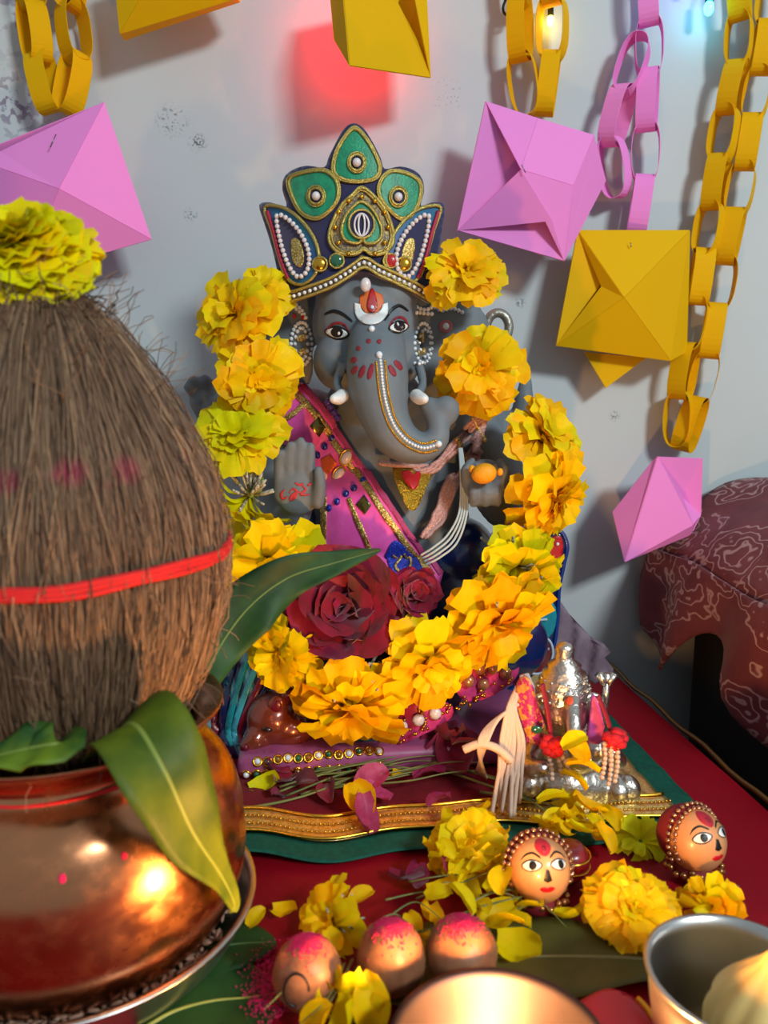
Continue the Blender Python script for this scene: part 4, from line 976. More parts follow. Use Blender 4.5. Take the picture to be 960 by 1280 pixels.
# ================================================================== flowers
PET = {}
def petal_mesh(kind, k):
    if (kind, k) in PET: return PET[(kind, k)]
    R = random.Random(hash((len(kind), k)) % 9999+k*17+len(kind)*101)
    nu, nv = {'mari': (6, 5), 'pom': (4, 3), 'rose': (8, 7), 'loose': (6, 6)}[kind]; V = []
    for j in range(nv+1):
        v = j/nv
        for i in range(nu+1):
            u = i/nu*2-1
            if kind in ('mari', 'pom'):
                wd = .07+.235*v**.85; x = v*(1-.10*u*u)+(R.uniform(-.07, .05) if j == nv else 0); y = u*wd
                z = .16*math.sin(v*PI*.9)+.055*v*v*math.sin(u*4.5+k*1.7)+.02*R.uniform(-1, 1)*v-.16*v**3+.10*u*u*v
            elif kind == 'rose':
                wd = .16+.52*math.sin(PI*(.08+.62*v)); x = v*(1-.16*u*u); y = u*wd; z = .38*u*u*v+.16*math.sin(v*2.4)-.22*max(0, v-.75)+.05*R.uniform(-1, 1)*v
            else:
                wd = .06+.26*math.sin(PI*(.08+.80*v))**.9; x = v*(1-.05*u*u); y = u*wd; z = .18*u*u+.16*math.sin(v*PI)*(1 if k % 2 else -1)*.8+.05*math.sin(u*6+k)*v+.02*R.uniform(-1, 1)
            V.append((x, y, z))
    mb = MB().add(V, [(j*(nu+1)+i, j*(nu+1)+i+1, (j+1)*(nu+1)+i+1, (j+1)*(nu+1)+i) for j in range(nv) for i in range(nu)])
    me = mb.mesh('petal_'+kind); PET[(kind, k)] = me
    return me
mY = mat('petal_yellow', 'fbd602', .5, col2='ffe20c', scale=4, spec=.15, transl=.3, rnd=.16); mYG = mat('petal_lime', 'e2da04', .5, col2='f4e60c', scale=4, spec=.15, transl=.3, rnd=.16)
mYO = mat('petal_gold', 'fdbc02', .5, col2='ffcf08', scale=4, spec=.15, transl=.3, rnd=.16); mRO = mat('petal_crimson', '7c0a2e', .5, spec=.2, col2='921238', scale=3, transl=.15, rnd=.2, sheen=.3)
mPK = mat('petal_magenta', 'b8245e', .55, col2='cc4a7c', scale=4, transl=.2, rnd=.2); msep = mat('sepal_green', '5d7428', .6, col2='7d8c3c', scale=60)
mtuf = mat('dry_tuft', 'c6bfa6', .7, col2='57503c', scale=260, contrast=(.42, .62)); mcen = mat('flower_centre', 'a8980c', .7, rnd=.2)
_pm = {}
def petal_obj(kind, k, m, name='petal'):
    key = (kind, k, m.name)
    if key not in _pm:
        me = petal_mesh(kind, k).copy(); me.materials.clear(); me.materials.append(m); _pm[key] = me
    o = bpy.data.objects.new(name, _pm[key]); C.objects.link(o); return o
def frame(p, axis, spin=0):
    q = Vector(axis).normalized().to_track_quat('Z', 'Y'); return Matrix.Translation(p) @ q.to_matrix().to_4x4() @ Matrix.Rotation(spin, 4, 'Z')
def flower(label, p, axis, R_, m, seed, rings=((1.25, 13, 1.0), (.95, 11, .92), (.6, 8, .75), (.25, 5, .55)), kind='mari', tuft=None, group='marigolds of the idol garland', name='marigold', arc=2*PI, m2=None, cat='flower', centre=True, mess=.18):
    R = random.Random(seed); M = frame(p, axis, R.uniform(0, 6))
    t = thing(name, label, cat, group=group, M=M)
    for ri, (tilt, n, ln) in enumerate(rings):
        for k in range(n):
            a = arc*(k+R.uniform(-.3, .3))/n+ri*.37; tl = tilt+R.uniform(-1, 1)*mess; L_ = R_*ln*R.uniform(.98-mess*.7, 1.02+mess*.6)
            d = Vector((math.cos(a)*math.sin(tl), math.sin(a)*math.sin(tl), math.cos(tl))); tang = Vector((-math.sin(a), math.cos(a), 0)); nn = d.cross(tang)
            o = petal_obj(kind, R.randrange(7), (m2 if m2 and R.random() < .35 else m)); o.parent = t
            w_ = R.uniform(.85, 1.2)
            o.matrix_basis = Matrix.Translation(d*R_*.05) @ Matrix((d, tang, nn)).transposed().to_4x4() @ Matrix.Rotation(R.uniform(-.25, .25), 4, 'X') @ Matrix.Diagonal((L_, L_*w_, L_, 1))
    mbc = MB(); mbc.add([(0, 0, -R_*.55)], [])
    cal = MB().lathe([(.0003, -R_*.55), (R_*.10, -R_*.5), (R_*.20, -R_*.2), (R_*.16, R_*.02), (.0003, R_*.06)], (0, 0, 0), 14)
    o = cal.build('calyx', msep, None); o.parent = t
    if tuft:
        mb = MB(); q = M.to_3x3().inverted() @ Vector(tuft); q.normalize()
        for k in range(26):
            e_ = Vector((R.gauss(0, .42), R.gauss(0, .42), R.gauss(0, .42))); d = (q+e_).normalized(); b0 = q*R_*.10+e_*R_*.10; L_ = R_*R.uniform(.5, .8)
            mb.tube([b0, b0+d*L_*.5+e_*R_*.05, b0+d*L_], [R_*.024, R_*.036, R_*.026], 5)
        o = stuff(mb.build('dry_tuft', mtuf, None)); o.parent = t
    return t
D = lambda x, y, z: Vector((x, y, z))
fl = flower
full = ((1.5, 20, 1.0), (1.25, 19, .97), (1.0, 17, .9), (.7, 13, .78), (.4, 8, .65), (.15, 4, .5))
half = ((1.4, 20, 1.0), (1.15, 18, .97), (.85, 14, .88), (.5, 9, .75))
def F(label, px, py, Y, rpx, axis, m, seed, rings=half, tuft=None, m2=None, **k):
    return flower(label, at(px, py, Y), axis, rpx*1.0*mpp(px, py, Y), m, seed, rings, tuft=tuft, m2=m2, mess=.33, **k)
F('bright yellow marigold highest on the garland side next to the coconut', 304, 398, .545, 52, D(-.5, -.8, .3), mY, 1, full, m2=mYO)
F('yellow marigold with a lone side petal just below the highest garland flower', 330, 372, .552, 33, D(.2, -.9, .35), mY, 21, half)
F('dense yellow marigold second down the garland over the pink sash shoulder', 322, 474, .538, 50, D(.35, -.85, -.15), mY, 2, full, m2=mYO)
F('pale lime-yellow marigold third down the garland beside the open palm', 300, 553, .530, 52, D(-.15, -.75, .65), mYG, 3, half, m2=mY)
F('wilted marigold with grey dry tuft between lime flowers near the palm', 312, 620, .520, 54, D(-.5, -.3, -.8), mYG, 4, ((1.2, 10, 1.0), (.8, 8, .8)), tuft=D(.25, -.75, .5))
F('lime-yellow marigold lowest on the garland beside the dark mango leaf', 332, 695, .520, 62, D(.15, -.8, -.4), mYG, 5, half, m2=mY)
F('deep yellow marigold tucked against the crown rim over the far ear', 580, 348, .548, 46, D(.1, -.8, .5), mYO, 6, full, m2=mY)
F('round golden marigold with dark green eye over the far ear', 598, 462, .538, 52, D(-.05, -.98, -.05), mYO, 7, full, m2=mY)
F('yellow marigold pointing outwards above the hand with petals', 672, 552, .535, 52, D(.55, -.6, .55), mY, 8, half, m2=mYO)
F('large orange-yellow marigold hanging beside the hand with petals', 682, 615, .528, 56, D(.65, -.65, -.35), mYO, 9, full, m2=mY)
F('green-yellow marigold with pale tuft on top above the throne edge', 640, 705, .520, 62, D(.35, -.7, -.5), mYG, 10, half, tuft=D(-.35, -.55, .75), m2=mY)
F('big orange marigold spread over the throne panel with brown tuft', 612, 765, .508, 66, D(.35, -.75, -.45), mYO, 11, half, tuft=D(-.55, -.5, .7), m2=mY)
F('yellow marigold fanned sideways at the lap beside the mango leaf', 358, 812, .500, 50, D(-.5, -.8, -.15), mY, 12, half, tuft=D(.8, -.4, .2), m2=mYG)
F('large yellow marigold fanned downwards at the front of the lap', 440, 868, .494, 66, D(-.1, -.75, -.55), mYO, 13, half, tuft=D(.2, -.4, .8), m2=mY)
F('yellow marigold at the lap under the crimson rose, petals spread right', 530, 818, .496, 62, D(.3, -.85, -.3), mY, 14, full, m2=mYO)
# rose in the lap
def rose(label, px, py, Y, rpx, axis, seed):
    return flower(label, at(px, py, Y), axis, rpx*mpp(px, py, Y), mRO, seed, ((1.45, 6, 1.0), (1.1, 6, .95), (.75, 5, .8), (.4, 4, .6), (.15, 3, .4)), kind='rose', group='roses in the lap', name='rose', centre=False)
rose('large open crimson rose lying in the idol\'s lap', 432, 762, .503, 68, D(-.05, -.85, .4), 31)
rose('smaller crimson rose at the end of the pink sash', 512, 745, .506, 36, D(.4, -.8, .3), 32)
rose('crimson rose petals cupped beside the dark mango leaf', 376, 752, .508, 30, D(-.4, -.8, .35), 33)
# marigold on the coconut
pom = tuple((1.75-1.7*k/11, int(9+26*math.sin(min(PI/2, (1.75-1.7*k/11)))), .98-.03*k) for k in range(12))
p = at(34, 318, KY); flower('huge lime-yellow pompom marigold on top of the coconut', p-Vector((0, 0, .004)), D(-.1, -.62, .78), .0285, mYG, 41, pom, kind='pom', group='loose marigolds', m2=mY)
# big loose marigold in front
flower('full golden marigold lying open on the red cloth between two painted heads', onz(790, 1142, .012), D(.05, -.55, .83), .0215, mYO, 42, ((1.62, 24, 1.0), (1.45, 24, .98), (1.25, 22, .92), (1.05, 20, .82), (.85, 17, .7), (.62, 13, .58), (.4, 9, .48), (.2, 5, .42)), group='loose marigolds', m2=mY)
flower('yellow and lime marigold on its side with white striped calyx by the steel bowl', onz(893, 1128, .009), D(-.35, -.5, .1), .017, mYO, 43, ((1.2, 10, 1.0), (.9, 8, .9), (.5, 5, .8)), tuft=D(.75, -.25, .55), group='loose marigolds', m2=mYG)
flower('small yellow marigold with brown tuft behind the round nuts', onz(418, 1150, .010), D(-.6, -.55, .45), .0185, mY, 44, ((1.4, 11, 1.0), (1.1, 9, .9), (.6, 6, .75)), tuft=D(.6, -.4, .55), group='loose marigolds', m2=mYO)
flower('broken yellow marigold beside the painted head facing the viewer', onz(588, 1062, .012), D(-.25, -.5, .8), .021, mY, 45, ((1.5, 13, 1.0), (1.15, 11, .95), (.8, 8, .85), (.4, 5, .7)), group='loose marigolds', m2=mYO)
flower('lime-yellow crushed marigold between silver idol and darker painted head', onz(800, 1052, .006), D(.1, -.5, .85), .015, mYG, 46, ((1.5, 11, 1.0), (1.1, 8, .9)), group='loose marigolds')

# ------------------------------------------------------------------ loose petals
RP = random.Random(77); mPINKP = mPK
def petal(px, py, z, size, m, label, group, flip=None, yaw=None):
    o = petal_obj('loose', RP.randrange(6), m, 'loose_petal'); c = onz(px, py, z)
    o.matrix_basis = Matrix.Translation(c) @ Matrix.Rotation(RP.uniform(0, 6.28) if yaw is None else yaw, 4, 'Z') @ Matrix.Rotation(RP.uniform(-.7, -.1) if flip is None else flip, 4, 'Y') @ Matrix.Rotation(RP.uniform(-.5, .5), 4, 'X') @ Matrix.Diagonal((size, size*RP.uniform(.8, 1.25), size, 1)) @ Matrix.Translation((-.3, 0, .12))
    return tag(o, label, 'petal', group)
for (x, y, z, s) in ((560,1060,.012,.017),(610,1040,.014,.017),(575,1100,.010,.018),(620,1110,.010,.018),(600,1085,.016,.018),(545,1085,.008,.015),(640,1130,.008,.02),(585,1125,.008,.018),(612,1150,.008,.02),(560,1030,.012,.014),(600,1015,.010,.014),(630,1085,.012,.016),(590,1140,.010,.018)):
    petal(x, y, z, s, mY if RP.random() < .6 else mYO, 'yellow marigold petal in the heap around the broken marigold', 'petals heaped by the painted head')
for (x, y, z, s) in ((640,1185,.010,.022),(630,1165,.012,.02),(698,1145,.008,.016),(724,1150,.006,.014),(660,1142,.010,.014)):
    petal(x, y, z, s, mY, 'yellow marigold petal resting on the olive betel leaf below the painted head', 'petals on the olive leaf', yaw=-.6)
for (x, y, z, s) in ((685,1008,.020,.018),(712,1020,.020,.019),(738,1012,.018,.018),(702,1040,.016,.02),(735,1042,.014,.02),(765,1035,.012,.018),(720,985,.028,.017),(725,945,.05,.020),(735,968,.04,.019),(715,935,.055,.016),(755,1058,.010,.018),(690,1030,.016,.016)):
    petal(x, y, z, s, mY if RP.random() < .75 else mYO, 'yellow marigold petal strewn over the lap of the small silver idol', 'petals on the silver idol')
for (x, y, z, s) in ((392,1262,.012,.02),(412,1268,.010,.022),(440,1258,.014,.024),(462,1262,.012,.022),(430,1288,.008,.022),(470,1280,.008,.02),(405,1292,.008,.02)):
    petal(x, y, z, s, mYO if RP.random() < .5 else mY, 'yellow marigold petal standing among stalks in front of the nuts', 'petals in front of the nuts', flip=-1.2)
for (x, y, z, s) in ((352,1140,.006,.014),(318,1152,.007,.011),(540,1178,.018,.015),(520,1165,.012,.013),(538,1200,.010,.014),(447,1130,.012,.014),(405,1170,.012,.014),(420,1182,.012,.012)):
    petal(x, y, z, s, mYO, 'small golden petal scattered between the nuts and green ribbon', 'petals near the nuts')
for (x, y, z, s, m) in ((452,1012,.010,.024,mYO),(455,1030,.009,.026,mPK),(460,985,.010,.024,mPK),(475,998,.010,.020,mPK),(360,975,.009,.022,mRO),(380,985,.008,.022,mRO),(325,985,.007,.02,mYG),(345,1000,.007,.014,mRO),(500,972,.010,.018,mYO),(548,940,.014,.034,mRO),(575,955,.014,.034,mRO),(560,928,.02,.03,mRO),(590,940,.016,.03,mRO),(545,975,.010,.024,mPK),(545,1010,.010,.018,mPK),(560,1100,.008,.02,mPK),(520,1105,.006,.018,mRO),(500,1100,.006,.02,mRO),(415,1000,.008,.02,mRO),(350,965,.012,.016,mRO)):
    petal(x, y, z, s, m, {'petal_gold': 'single golden petal on the maroon velvet in front of the idol base', 'petal_lime': 'single lime petal on the maroon velvet beside the pot'}.get(m.name, {'petal_magenta': 'magenta pink rose petal strewn on cloth before the idol base'}.get(m.name, 'dark crimson rose petal strewn on cloth before the idol base')), {'petal_magenta': 'pink rose petals on the velvet', 'petal_crimson': 'crimson rose petals on the velvet'}[m.name] if m in (mPK, mRO) else 'stray marigold petals on the velvet')

for k in range(26):
    petal(588+RP.gauss(0, 30), 1078+RP.gauss(0, 34), .008+RP.random()*.012, RP.uniform(.012, .019), mY if RP.random() < .6 else mYO, 'yellow marigold petal in the heap around the broken marigold', 'petals heaped by the painted head')
for k in range(12):
    petal(715+RP.gauss(0, 28), 1030+RP.gauss(0, 18), .008+RP.random()*.010, RP.uniform(.013, .019), mY if RP.random() < .7 else mYO, 'yellow marigold petal strewn over the lap of the small silver idol', 'petals on the silver idol')
# ------------------------------------------------------------------ grass blades
mgrass = mat('durva_grass', '6a7434', .55, col2='8a8648', scale=50, rnd=.25); RG = random.Random(9)
def blade(P, label, group, r=.0009):
    pts = catm(P, 6); n = len(pts)
    return tag(MB().tube(pts, [r*(1-.7*i/(n-1)) for i in range(n)], 5, flat=.5).build('grass_blade', mgrass), label, 'grass blade', group)
for k in range(14):
    x = RG.uniform(455, 560); y = 960+RG.uniform(-14, 16)
    blade([onz(x-110, y+14+RG.uniform(-6, 20), .008), onz(x-40, y+4, .013+k*.0004), onz(x+10, y-6, .014+k*.0004), onz(x+RG.uniform(40, 70), y-RG.uniform(4, 16), .010)], 'green grass blade in the bunch laid before the idol base', 'grass bunch before the base')
for (a, m_, b_) in (((300,1012),(380,995),(470,960)),((515,938),(600,968),(660,985)),((535,955),(620,985),(700,1010)),((560,958),(650,980),(720,1005)),((600,990),(660,1000),(700,1030))):
    blade([onz(*a, .008), onz(*m_, .013), onz(*b_, .010)], 'long dry grass stalk across the maroon velvet', 'dry stalks on the velvet', .0012)
for k in range(16):
    x = RG.uniform(440, 640); y = RG.uniform(1090, 1180); a = RG.uniform(-.6, .6)
    blade([onz(x, y, .010+RG.random()*.006), onz(x+40*math.cos(a), y-22*abs(math.sin(a))-6, .016), onz(x+85*math.cos(a), y-40*math.sin(a)-8, .009)], 'thin straw-coloured stalk among the petals and nuts', 'stalks among the petals', .0006)
for (P) in ([(380,1190,.01),(360,1230,.022),(330,1262,.02)], [(440,1200,.014),(420,1240,.02),(395,1278,.012)], [(448,1195,.012),(452,1240,.018),(440,1285,.01)], [(430,1205,.014),(408,1250,.02),(372,1282,.01)]):
    blade([onz(*q) for q in P], 'olive stalk leaning over the nut with black thread', 'stalks over the nuts', .0011)

# ================================================================== nuts with pink powder
mnut = mat('betel_nut', '9c6a4a', .4, col2='7c4e34', scale=90, detail=5, bump=.35, bscale=160, bdist=.001, spec=.4)
def powder(c, r, sx, n, seed, par, cap=True, spread=1.0, zf=None):
    R = random.Random(seed); mb = MB()
    for k in range(n):
        th = abs(R.gauss(0, .33))*spread; a = R.uniform(0, 2*PI); d = Vector((math.sin(th)*math.cos(a)*sx[0], math.sin(th)*math.sin(a)*sx[1], math.cos(th)*sx[2]))
        mb.ell(c+d*r, R.uniform(.0002, .0005), 5, 4)
    return stuff(mb.build('pink_powder', mkum, par))
for (px, py, rp_, asp, label, sd) in ((384, 1216, 41, 1.06, 'brown round nut with black thread and pink powder by the betel leaf', 1), (489, 1198, 42, 1.06, 'middle round nut, pointed, with pink powder on its tip', 2), (577, 1190, 45, .95, 'largest round nut with pink powder next to the oil lamp dish', 3)):
    s = mpp(px, py, .31); r = rp_*s; z = r*asp*.96+.0065; c = onz(px, py, z); t = thing('betel_nut', label, 'nut', (c.x, c.y, .006), 'three round nuts in a row')
    mb = MB(); V0 = len(mb.v); mb.ell((0, 0, 0), 1, 32, 20)
    for i, v in enumerate(mb.v):
        k = 1+.035*noise.noise(v*2.2+Vector((sd*3, 0, 0)))
        mb.v[i] = c+Vector((v.x*r*k, v.y*r*k, (v.z*r*asp*(1.06 if v.z > 0 and sd == 2 else 1))*k))
    mb.build('nut_body', mnut, t); powder(c, r, (1, 1, asp*(1.06 if sd == 2 else 1)), 1300, sd, t, spread=.95)
    if sd == 1:
        MB().tube([c+Vector((math.cos(a)*r*.35-.003, -math.sqrt(max(0, 1-.35**2*math.cos(a)**2-(.42*math.sin(a)+.18)**2))*r*1.02, (.42*math.sin(a)+.18)*r*asp)) for a in [2*PI*k/24 for k in range(19)]], .0006, 5).build('black_thread', mblk, t)
R = random.Random(4); mb = MB()
for k in range(900):
    q = onz(335+R.gauss(0, 14), 1235+R.gauss(0, 22), .0075); mb.ell(q+Vector((0, 0, R.uniform(0, .001))), R.uniform(.0002, .0005), 5, 4)
stuff(tag(mb.build('spilled_powder', mkum), 'pink powder spilled on the dark betel leaf beside the nuts', 'powder'))

# ================================================================== painted doll heads
mface = mat('doll_face', 'd99a66', .4, col2='c98a58', scale=40, coat=.25)
def doll(label, px, py, Y, rpx, yaw, tilt, seed):
    s = mpp(px, py, Y); r = rpx*s; c = at(px, py, Y); z0 = .005
    t = thing('painted_head', label, 'figurine', (c.x, c.y, z0), 'two painted doll heads')
    hd = MB().ell(c, (r, r, r*1.06), 32, 20); hd.build('head', mface, t); bv = hd.bvh()
    M = RZ(yaw) @ RX(tilt)
    def dp(u, v): return (px+u*rpx, py-v*rpx)
    # map face coordinates to sphere points, then to a decal on the sphere
    def sp(u, v, off=1.0):
        u *= 1.15; v *= 1.12
        d = Vector((math.sin(u)*math.cos(v), -math.cos(u)*math.cos(v), math.sin(v))); d = M @ d; return c+Vector((d.x*r, d.y*r, d.z*r*1.06))*off
    def dec(P, m, name, off, step=.07): return sheet(P, step, lambda u, v: sp(u, v, off), .0006, lambda u, v: (c-sp(u, v)).normalized()).build(name, m, t)
    for sg in (-1, 1):
        e_ = [(sg*.42+.27*math.cos(a), .12+.13*math.sin(a)*(1-.2*math.cos(a)**2)) for a in [2*PI*k/18 for k in range(18)]]
        dec([(sg*.42+(x-sg*.42)*1.15, .12+(y-.12)*1.25) for x, y in e_], mblk, 'eye_line', 1.006); dec(e_, mwhite, 'eye', 1.012); dec(ring2(sg*.42+.04, .12, .11, .115, 14), mblk, 'iris', 1.018); 
        dec(c2([(sg*.14, .34), (sg*.38, .48), (sg*.62, .42), (sg*.76, .26)], 4)+c2([(sg*.74, .26), (sg*.60, .37), (sg*.38, .42), (sg*.14, .28)], 4), mblk, 'eyebrow', 1.008)
    dec([(-.02, .02), (.06, -.02), (.14, -.28), (.0, -.33), (-.12, -.27)], mblk, 'nose', 1.01)
    dec(c2([(-.26, -.50), (-.10, -.44), (0, -.47), (.10, -.44), (.26, -.50), (.12, -.60), (-.12, -.60)], 3, True), mat('lip_red', 'c0101c', .4), 'lips', 1.01)
    dec(c2([(0, .34), (.16, .42), (.30, .62), (.26, .88), (0, 1.0), (-.26, .88), (-.30, .62), (-.16, .42)], 3, True), mat('tilak_red', 'b01a30', .6, bump=.5, bscale=900, bdist=.0005), 'forehead_mark', 1.008); dec(ring2(0, .55, .09, .1, 12), mdred, 'forehead_dot', 1.016)
    mb = MB(); up = MB(); mr = mat('rose_gold_bead', 'c8906c', .18, .9)
    for row, (rr, off, n_) in enumerate(((1.05, -.10, 21), (1.16, .10, 22))):
        for k in range(n_):
            a = PI*(-.12)+PI*1.24*k/(n_-1); d = Vector((math.cos(a)*rr, off-.0, math.sin(a)*rr*1.04)); d = RZ(yaw) @ RX(tilt*.5) @ d
            MB().ell(c+d*r, r*.085, 10, 7).build('crown_bead', mr, t)
    hood = MB(); hood.ell(c+(RZ(yaw) @ Vector((0, r*.42, r*.02))), (r*1.06, r*.85, r*1.06), 24, 14); hood.build('red_hood', mat('red_hood', '7a1020', .7), t)
    for k in range(20):
        a = 2*PI*k/20; p = Vector((c.x+math.cos(a)*r*.95, c.y+math.sin(a)*r*.62, max(c.z-r*.98, .0075)+.0015*math.sin(k*1.9)))
        MB().ell(p, r*.12, 8, 6).build('collar_bead', mat('bronze_bead2', 'b07a48', .2, .85), t)
    # little peg body under the head
    MB().lathe([(.0002, z0-c.z), (r*.72, z0-c.z), (r*.70, (z0-c.z)*.75), (r*.5, (z0-c.z)*.4), (.0002, (z0-c.z)*.3)], c, 20).build('body', mat('red_hood', '7a1020', .7), t)
def yfor(px, py, z): return onz(px, py, z).y
doll('painted doll head with orange cheeks and bead crown between the petals', 674, 1086, yfor(674, 1086, .0245), 38, .08, -.52, 1)
doll('darker painted doll head with bead crown near the table edge', 870, 1050, yfor(870, 1050, .0245), 36, .42, -.50, 2)
# small glazed red bangle roll between the heads
t = thing('red_bangle', 'small dark red banded pot between the painted heads', 'bangle', onz(712, 1080, .006))
p = onz(712, 1076, .014)
MB().lathe([(.0002, -.009), (.006, -.009), (.010, -.004), (.0105, .001), (.009, .006), (.0065, .009), (.0002, .0085)], p, 24).build('pot_body', mat('dark_red_glaze', '7a1418', .3, coat=.4), t, fix=True)
for z in (-.002, .004): MB().tube([p+Vector((.0105*math.cos(a), .0105*math.sin(a), z)) for a in [2*PI*k/24 for k in range(24)]], .0007, 5, closed=True).build('gold_ring', mgold, t)

# ================================================================== small silver idol
si = thing('silver_idol', 'small silver elephant-headed idol dressed in pink cloth and pearls', 'idol', onz(712, 1000, .006))
YS = .478
sb = MB(); E(sb, 712, 975, YS, 58, 45, 40); E(sb, 712, 935, YS, 44, 40, 40); E(sb, 707, 890, YS-.004, 34, 32, 34); E(sb, 680, 895, YS, 22, 8, 28, RY(.2)); E(sb, 738, 895, YS, 24, 8, 28, RY(-.2))
E(sb, 660, 975, YS-.015, 20, 26, 20); E(sb, 770, 985, YS-.01, 18, 22, 18); sb.sweep([PX(716, 890, YS-.02, 13), PX(717, 915, YS-.028, 11), PX(718, 940, YS-.03, 9), PX(726, 956, YS-.028, 8), PX(736, 950, YS-.026, 7)])
sb.sweep([PX(672, 930, YS-.005, 15), PX(660, 955, YS-.02, 12), PX(678, 960, YS-.03, 10)]); sb.sweep([PX(752, 930, YS-.005, 15), PX(772, 950, YS-.02, 12), PX(764, 940, YS-.03, 10)])
for ex in (678, 740):
    c_ = at(ex, 888, YS-.008); sb.tube([c_+Vector((math.cos(a)*.0075, 0, math.sin(a)*.010)) for a in [2*PI*k/20 for k in range(20)]], .0022, 7, closed=True); sb.ell(c_, (.004, .003, .005))
sb.sweep([PX(716, 880, YS-.022, 12), PX(717, 905, YS-.032, 11), PX(719, 935, YS-.036, 9)])
sv = blob(sb, 'body', msil, si, .0014, 3); svb = bvh_of(sv)
def botz(): return min(v.co.z for v in sv.data.vertices)
pc = at(704, 872, YS)
cp = [(.0165, 0), (.0180, .004), (.0160, .006), (.0172, .009), (.0148, .011), (.0158, .014), (.0130, .016), (.0136, .019), (.0100, .021), (.0105, .024), (.006, .027), (.0052, .031), (.0060, .034), (.004, .037), (.0002, .0385)]
crn = MB().lathe(cp, pc+Vector((0, 0, -.002)), 28).build('crown', msil, si, fix=True)
for rr, z, n_ in ((.0180, .002, 22), (.0160, .008, 18), (.0140, .013, 16)):
    for k in range(n_):
        a = 2*PI*k/n_; MB().ell(pc+Vector((rr*math.cos(a), rr*math.sin(a), z)), .0012, 7, 5).build('crown_bead', msil, crn)
# brow colour, pink dress, ribbons, pompoms, pearls
for q, m_, rx in (((712, 876), mat('coral_paint', 'd8583a', .5), 5), ((703, 874), mblue, 3)): decal(svb, ring2(q[0], q[1], rx, rx, 12), 3, 'brow_mark', m_, si, .0006, .0005, YS-.02)
mgp = mat('pink_brocade', 'c02f78', .4, .2, col2='d89a4a', scale=220, contrast=(.5, .56), bump=.7, bscale=600, bdist=.001)
sheet(c2([(652, 848), (664, 852), (672, 880), (684, 915), (680, 930), (655, 928), (636, 908), (640, 880)], 3, True), 6, lambda u, v: at(u, v, YS-.022+.0003*abs(u-665)), .004).build('brocade_cloth', mgp, si)
sheet(c2([(742, 870), (750, 885), (756, 915), (750, 930), (735, 925), (738, 900)], 3, True), 6, lambda u, v: at(u, v, YS-.020), .004).build('brocade_cloth', mat('pink_satin2', 'c850a0', .5), si)
MB().ell(at(671, 912, YS-.0245), (.0035, .0015, .0025), 12, 8).build('green_gem', mat('green_gem', '1a5a3a', .1, coat=1), si)
for P in ([(678, 855), (684, 885), (690, 925)], [(748, 870), (758, 895), (766, 922)]):
    MB().tube([at(x, y, YS-.026) for x, y in c2(P, 6)], .0022, 6, flat=.4).build('red_ribbon', mat('crimson_ribbon', '8c1024', .6), si)
for k, q in enumerate(((691, 932), (769, 924))):
    p = at(q[0], q[1], YS-.032); mb = MB(); Rr = random.Random(k)
    for j in range(26):
        d = Vector((Rr.gauss(0, 1), Rr.gauss(0, 1), Rr.gauss(0, 1))).normalized(); mb.ell(p+d*.0045, (.0038, .0038, .0026), 7, 5)
    mb.build('red_pompom', mat('pompom_red', 'c41220', .8), si)
for a, b_ in (((684, 938), (690, 975)), ((694, 940), (702, 972)), ((700, 942), (712, 968)), ((756, 930), (752, 975)), ((764, 932), (760, 985)), ((772, 934), (768, 980))):
    mb = MB()
    for x, y in along(c2([a, ((a[0]+b_[0])/2+2, (a[1]+b_[1])/2), b_], 4), 6): mb.ell(at(x, y, YS-.034), .0016, 8, 6)
    stuff(mb.build('pearl_string', mat('cream_pearl', 'd9b8a0', .25, coat=.6), si))
MB().ell(at(783, 988, YS-.012), (.009, .007, .010), 20, 12).build('silver_knee', msil, si)
# small attribute at the side
MB().tube([at(752, 905, YS), at(757, 870, YS), at(758, 852, YS)], [.003, .0026, .002], 8).build('attribute', msil, si)
for d in (-.005, 0, .005): MB().tube([at(758, 858, YS), at(758, 842, YS)+Vector((d, 0, 0))], [.002, .0028], 6).build('attribute_prong', msil, si)
# white cotton wicks
wk = thing('cotton_wicks', 'bundle of cream cotton threads hanging beside the small silver idol', 'thread', onz(630, 1000, .006)); mct = mat('cotton', 'd8b8a0', .9, bump=.4, bscale=900, bdist=.0006)
Rr = random.Random(8)
for k in range(12):
    x = 630+k*2.5+Rr.uniform(-3, 3); dx = Rr.uniform(-4, 4)
    P = [at(650+Rr.uniform(-6, 4), 858+Rr.uniform(-4, 6), YS-.012), at(640+k*.8-5, 885, YS-.020), at(x-2, 925, YS-.026), at(x-8+dx, 965, YS-.034), onz(x-14+dx*2, 1010+Rr.uniform(-12, 12), .009)]
    MB().tube(catm(P, 6), .0013, 6).build('wick', mct, wk)
for k in range(5):
    P = [at(648, 880, YS-.018), at(622-k*3, 900+k*2, YS-.024), at(606-k*2, 935, YS-.03), onz(596+k*3, 965+k*2, .012)]
    MB().tube(catm(P, 6), .0012, 6).build('wick', mct, wk)
MB().tube(catm([at(580, 937, YS-.028), at(600, 930, YS-.030), at(622, 936, YS-.032), at(640, 952, YS-.034)], 6), .0026, 7).build('wick', mct, wk)
MB().tube([at(655, 843, YS-.014), at(660, 860, YS-.016), at(664, 880, YS-.018)], [.003, .0042, .003], 8).build('wick_knot', mat('white_cloth', 'c8c0bc', .8), wk)

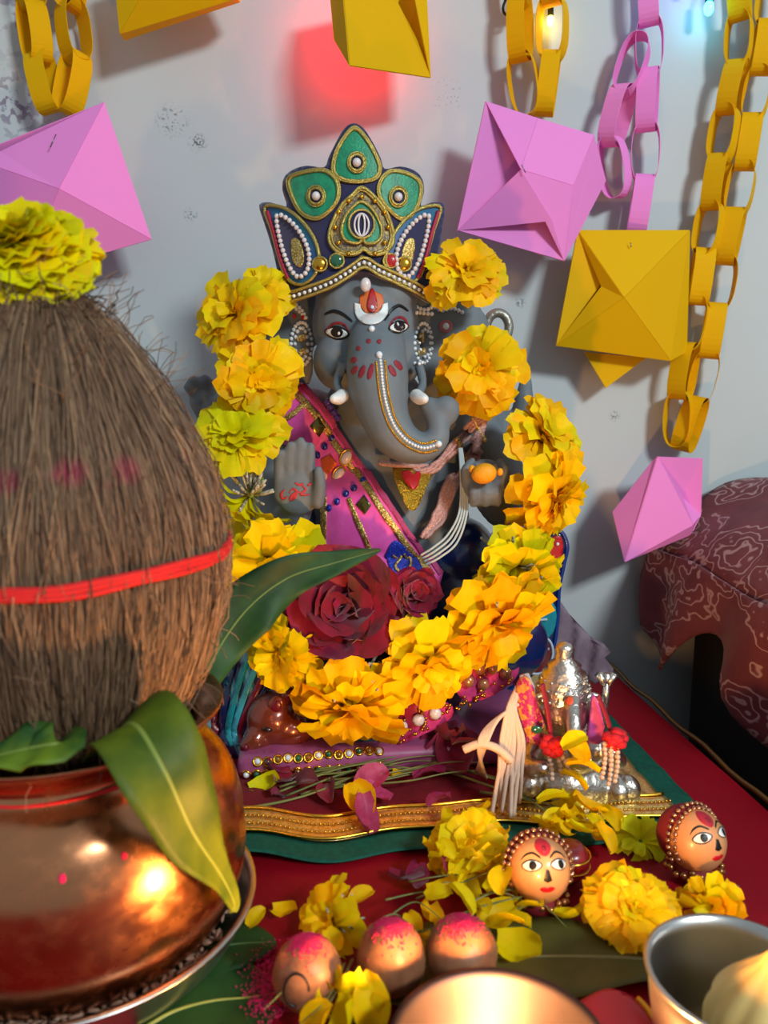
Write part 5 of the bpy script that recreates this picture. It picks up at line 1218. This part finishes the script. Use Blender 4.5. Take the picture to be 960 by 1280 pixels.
# ================================================================== steel bowls, modak, lamp
BX = onz(925, 1218, .046)
tag(MB().lathe(bowl_prof(.0325, .042, .018, .0009, .0012, 1.9), (BX.x, BX.y, .0035), 64).build('steel_bowl', msteel, fix=True), 'small steel bowl holding the yellow sweet dumpling', 'bowl')
mk = MB(); pc = Vector((BX.x+.009, BX.y-.007, .009)); n_ = 72; prof = [(.0002, 0), (.010, .0), (.0175, .006), (.0215, .016), (.0212, .026), (.0165, .035), (.0105, .042), (.0055, .047), (.0024, .051), (.0003, .053)]
pr = catm([Vector((a, 0, b_)) for a, b_ in prof], 4); V = []
for p in pr:
    for k in range(n_):
        a = 2*PI*k/n_; pl = 1+.10*abs(math.sin(a*5.5))*min(1, max(0, p.z-.002)/.01)-.05; V.append(pc+Vector((p.x*pl*math.cos(a+p.z*8), p.x*pl*math.sin(a+p.z*8), p.z)))
mk.add(V, [(i*n_+k, i*n_+(k+1) % n_, (i+1)*n_+(k+1) % n_, (i+1)*n_+k) for i in range(len(pr)-1) for k in range(n_)])
tag(mk.build('sweet_dumpling', mat('modak_dough', 'e8c478', .55, sss=.2, bump=.2, bscale=200, bdist=.0006), fix=True), 'pale yellow pleated sweet dumpling in the steel bowl', 'food')
LX = onz(625, 1312, .0290)
tag(MB().lathe(bowl_prof(.0385, .0245, .022, .0012, .0016, 1.5), (LX.x, LX.y, .0035), 72).build('lamp_dish', mat('lamp_brass', '463c40', .5, 1, col2='52464a', scale=30), fix=True), 'shallow metal oil lamp dish with a lit wick in front of the nuts', 'oil lamp')
lamp = bpy.data.objects['lamp_dish']
FL = Vector((LX.x+.004, LX.y-.020, .012))
MB().lathe([(.0002, 0), (.0275, 0), (.0280, .0008), (.0002, .001)], (LX.x, LX.y, .0095), 40).build('oil', mat('ghee', '7a4a20', .2), lamp)
MB().tube([FL+Vector((.016, -.004, -.0005)), FL+Vector((.008, -.002, .001)), FL+Vector((0, 0, .006)), FL+Vector((0, 0, .011))], [.0016, .0018, .0016, .001], 8).build('wick', mct, lamp)
MB().lathe([(.0002, .006), (.0030, .010), (.0046, .016), (.0042, .022), (.0024, .028), (.0002, .034)], FL, 20).build('flame', mat('flame', 'ffb050', .5, emit='ffb868', estr=1600), lamp)
# folded red cloth with gold edge in the foreground
fc = thing('folded_cloth', 'folded piece of red cloth with gold edge between the oil lamp and the steel bowl', 'cloth', onz(770, 1270, .003))
def fcz(u, v): return .006+.006*math.sin(u*.05)*math.sin(v*.03)
sheet(c2([(700, 1300), (712, 1262), (745, 1240), (768, 1236), (795, 1248), (820, 1270), (840, 1330), (700, 1340)], 4, True), 8, lambda u, v: onz(u, v, .0068+.0022*math.sin((u-700)*.045)), .001, lambda u, v: Vector((0, 0, -1))).build('cloth', mat('red_satin_fold', 'c4102c', .4, bump=.2, bscale=30, bdist=.002), fc)
MB().tube([onz(x, y, .0082) for x, y in c2([(796, 1248), (812, 1266), (826, 1290), (838, 1325)], 5)], .0014, 6, flat=.5).build('gold_edge', mgold, fc)
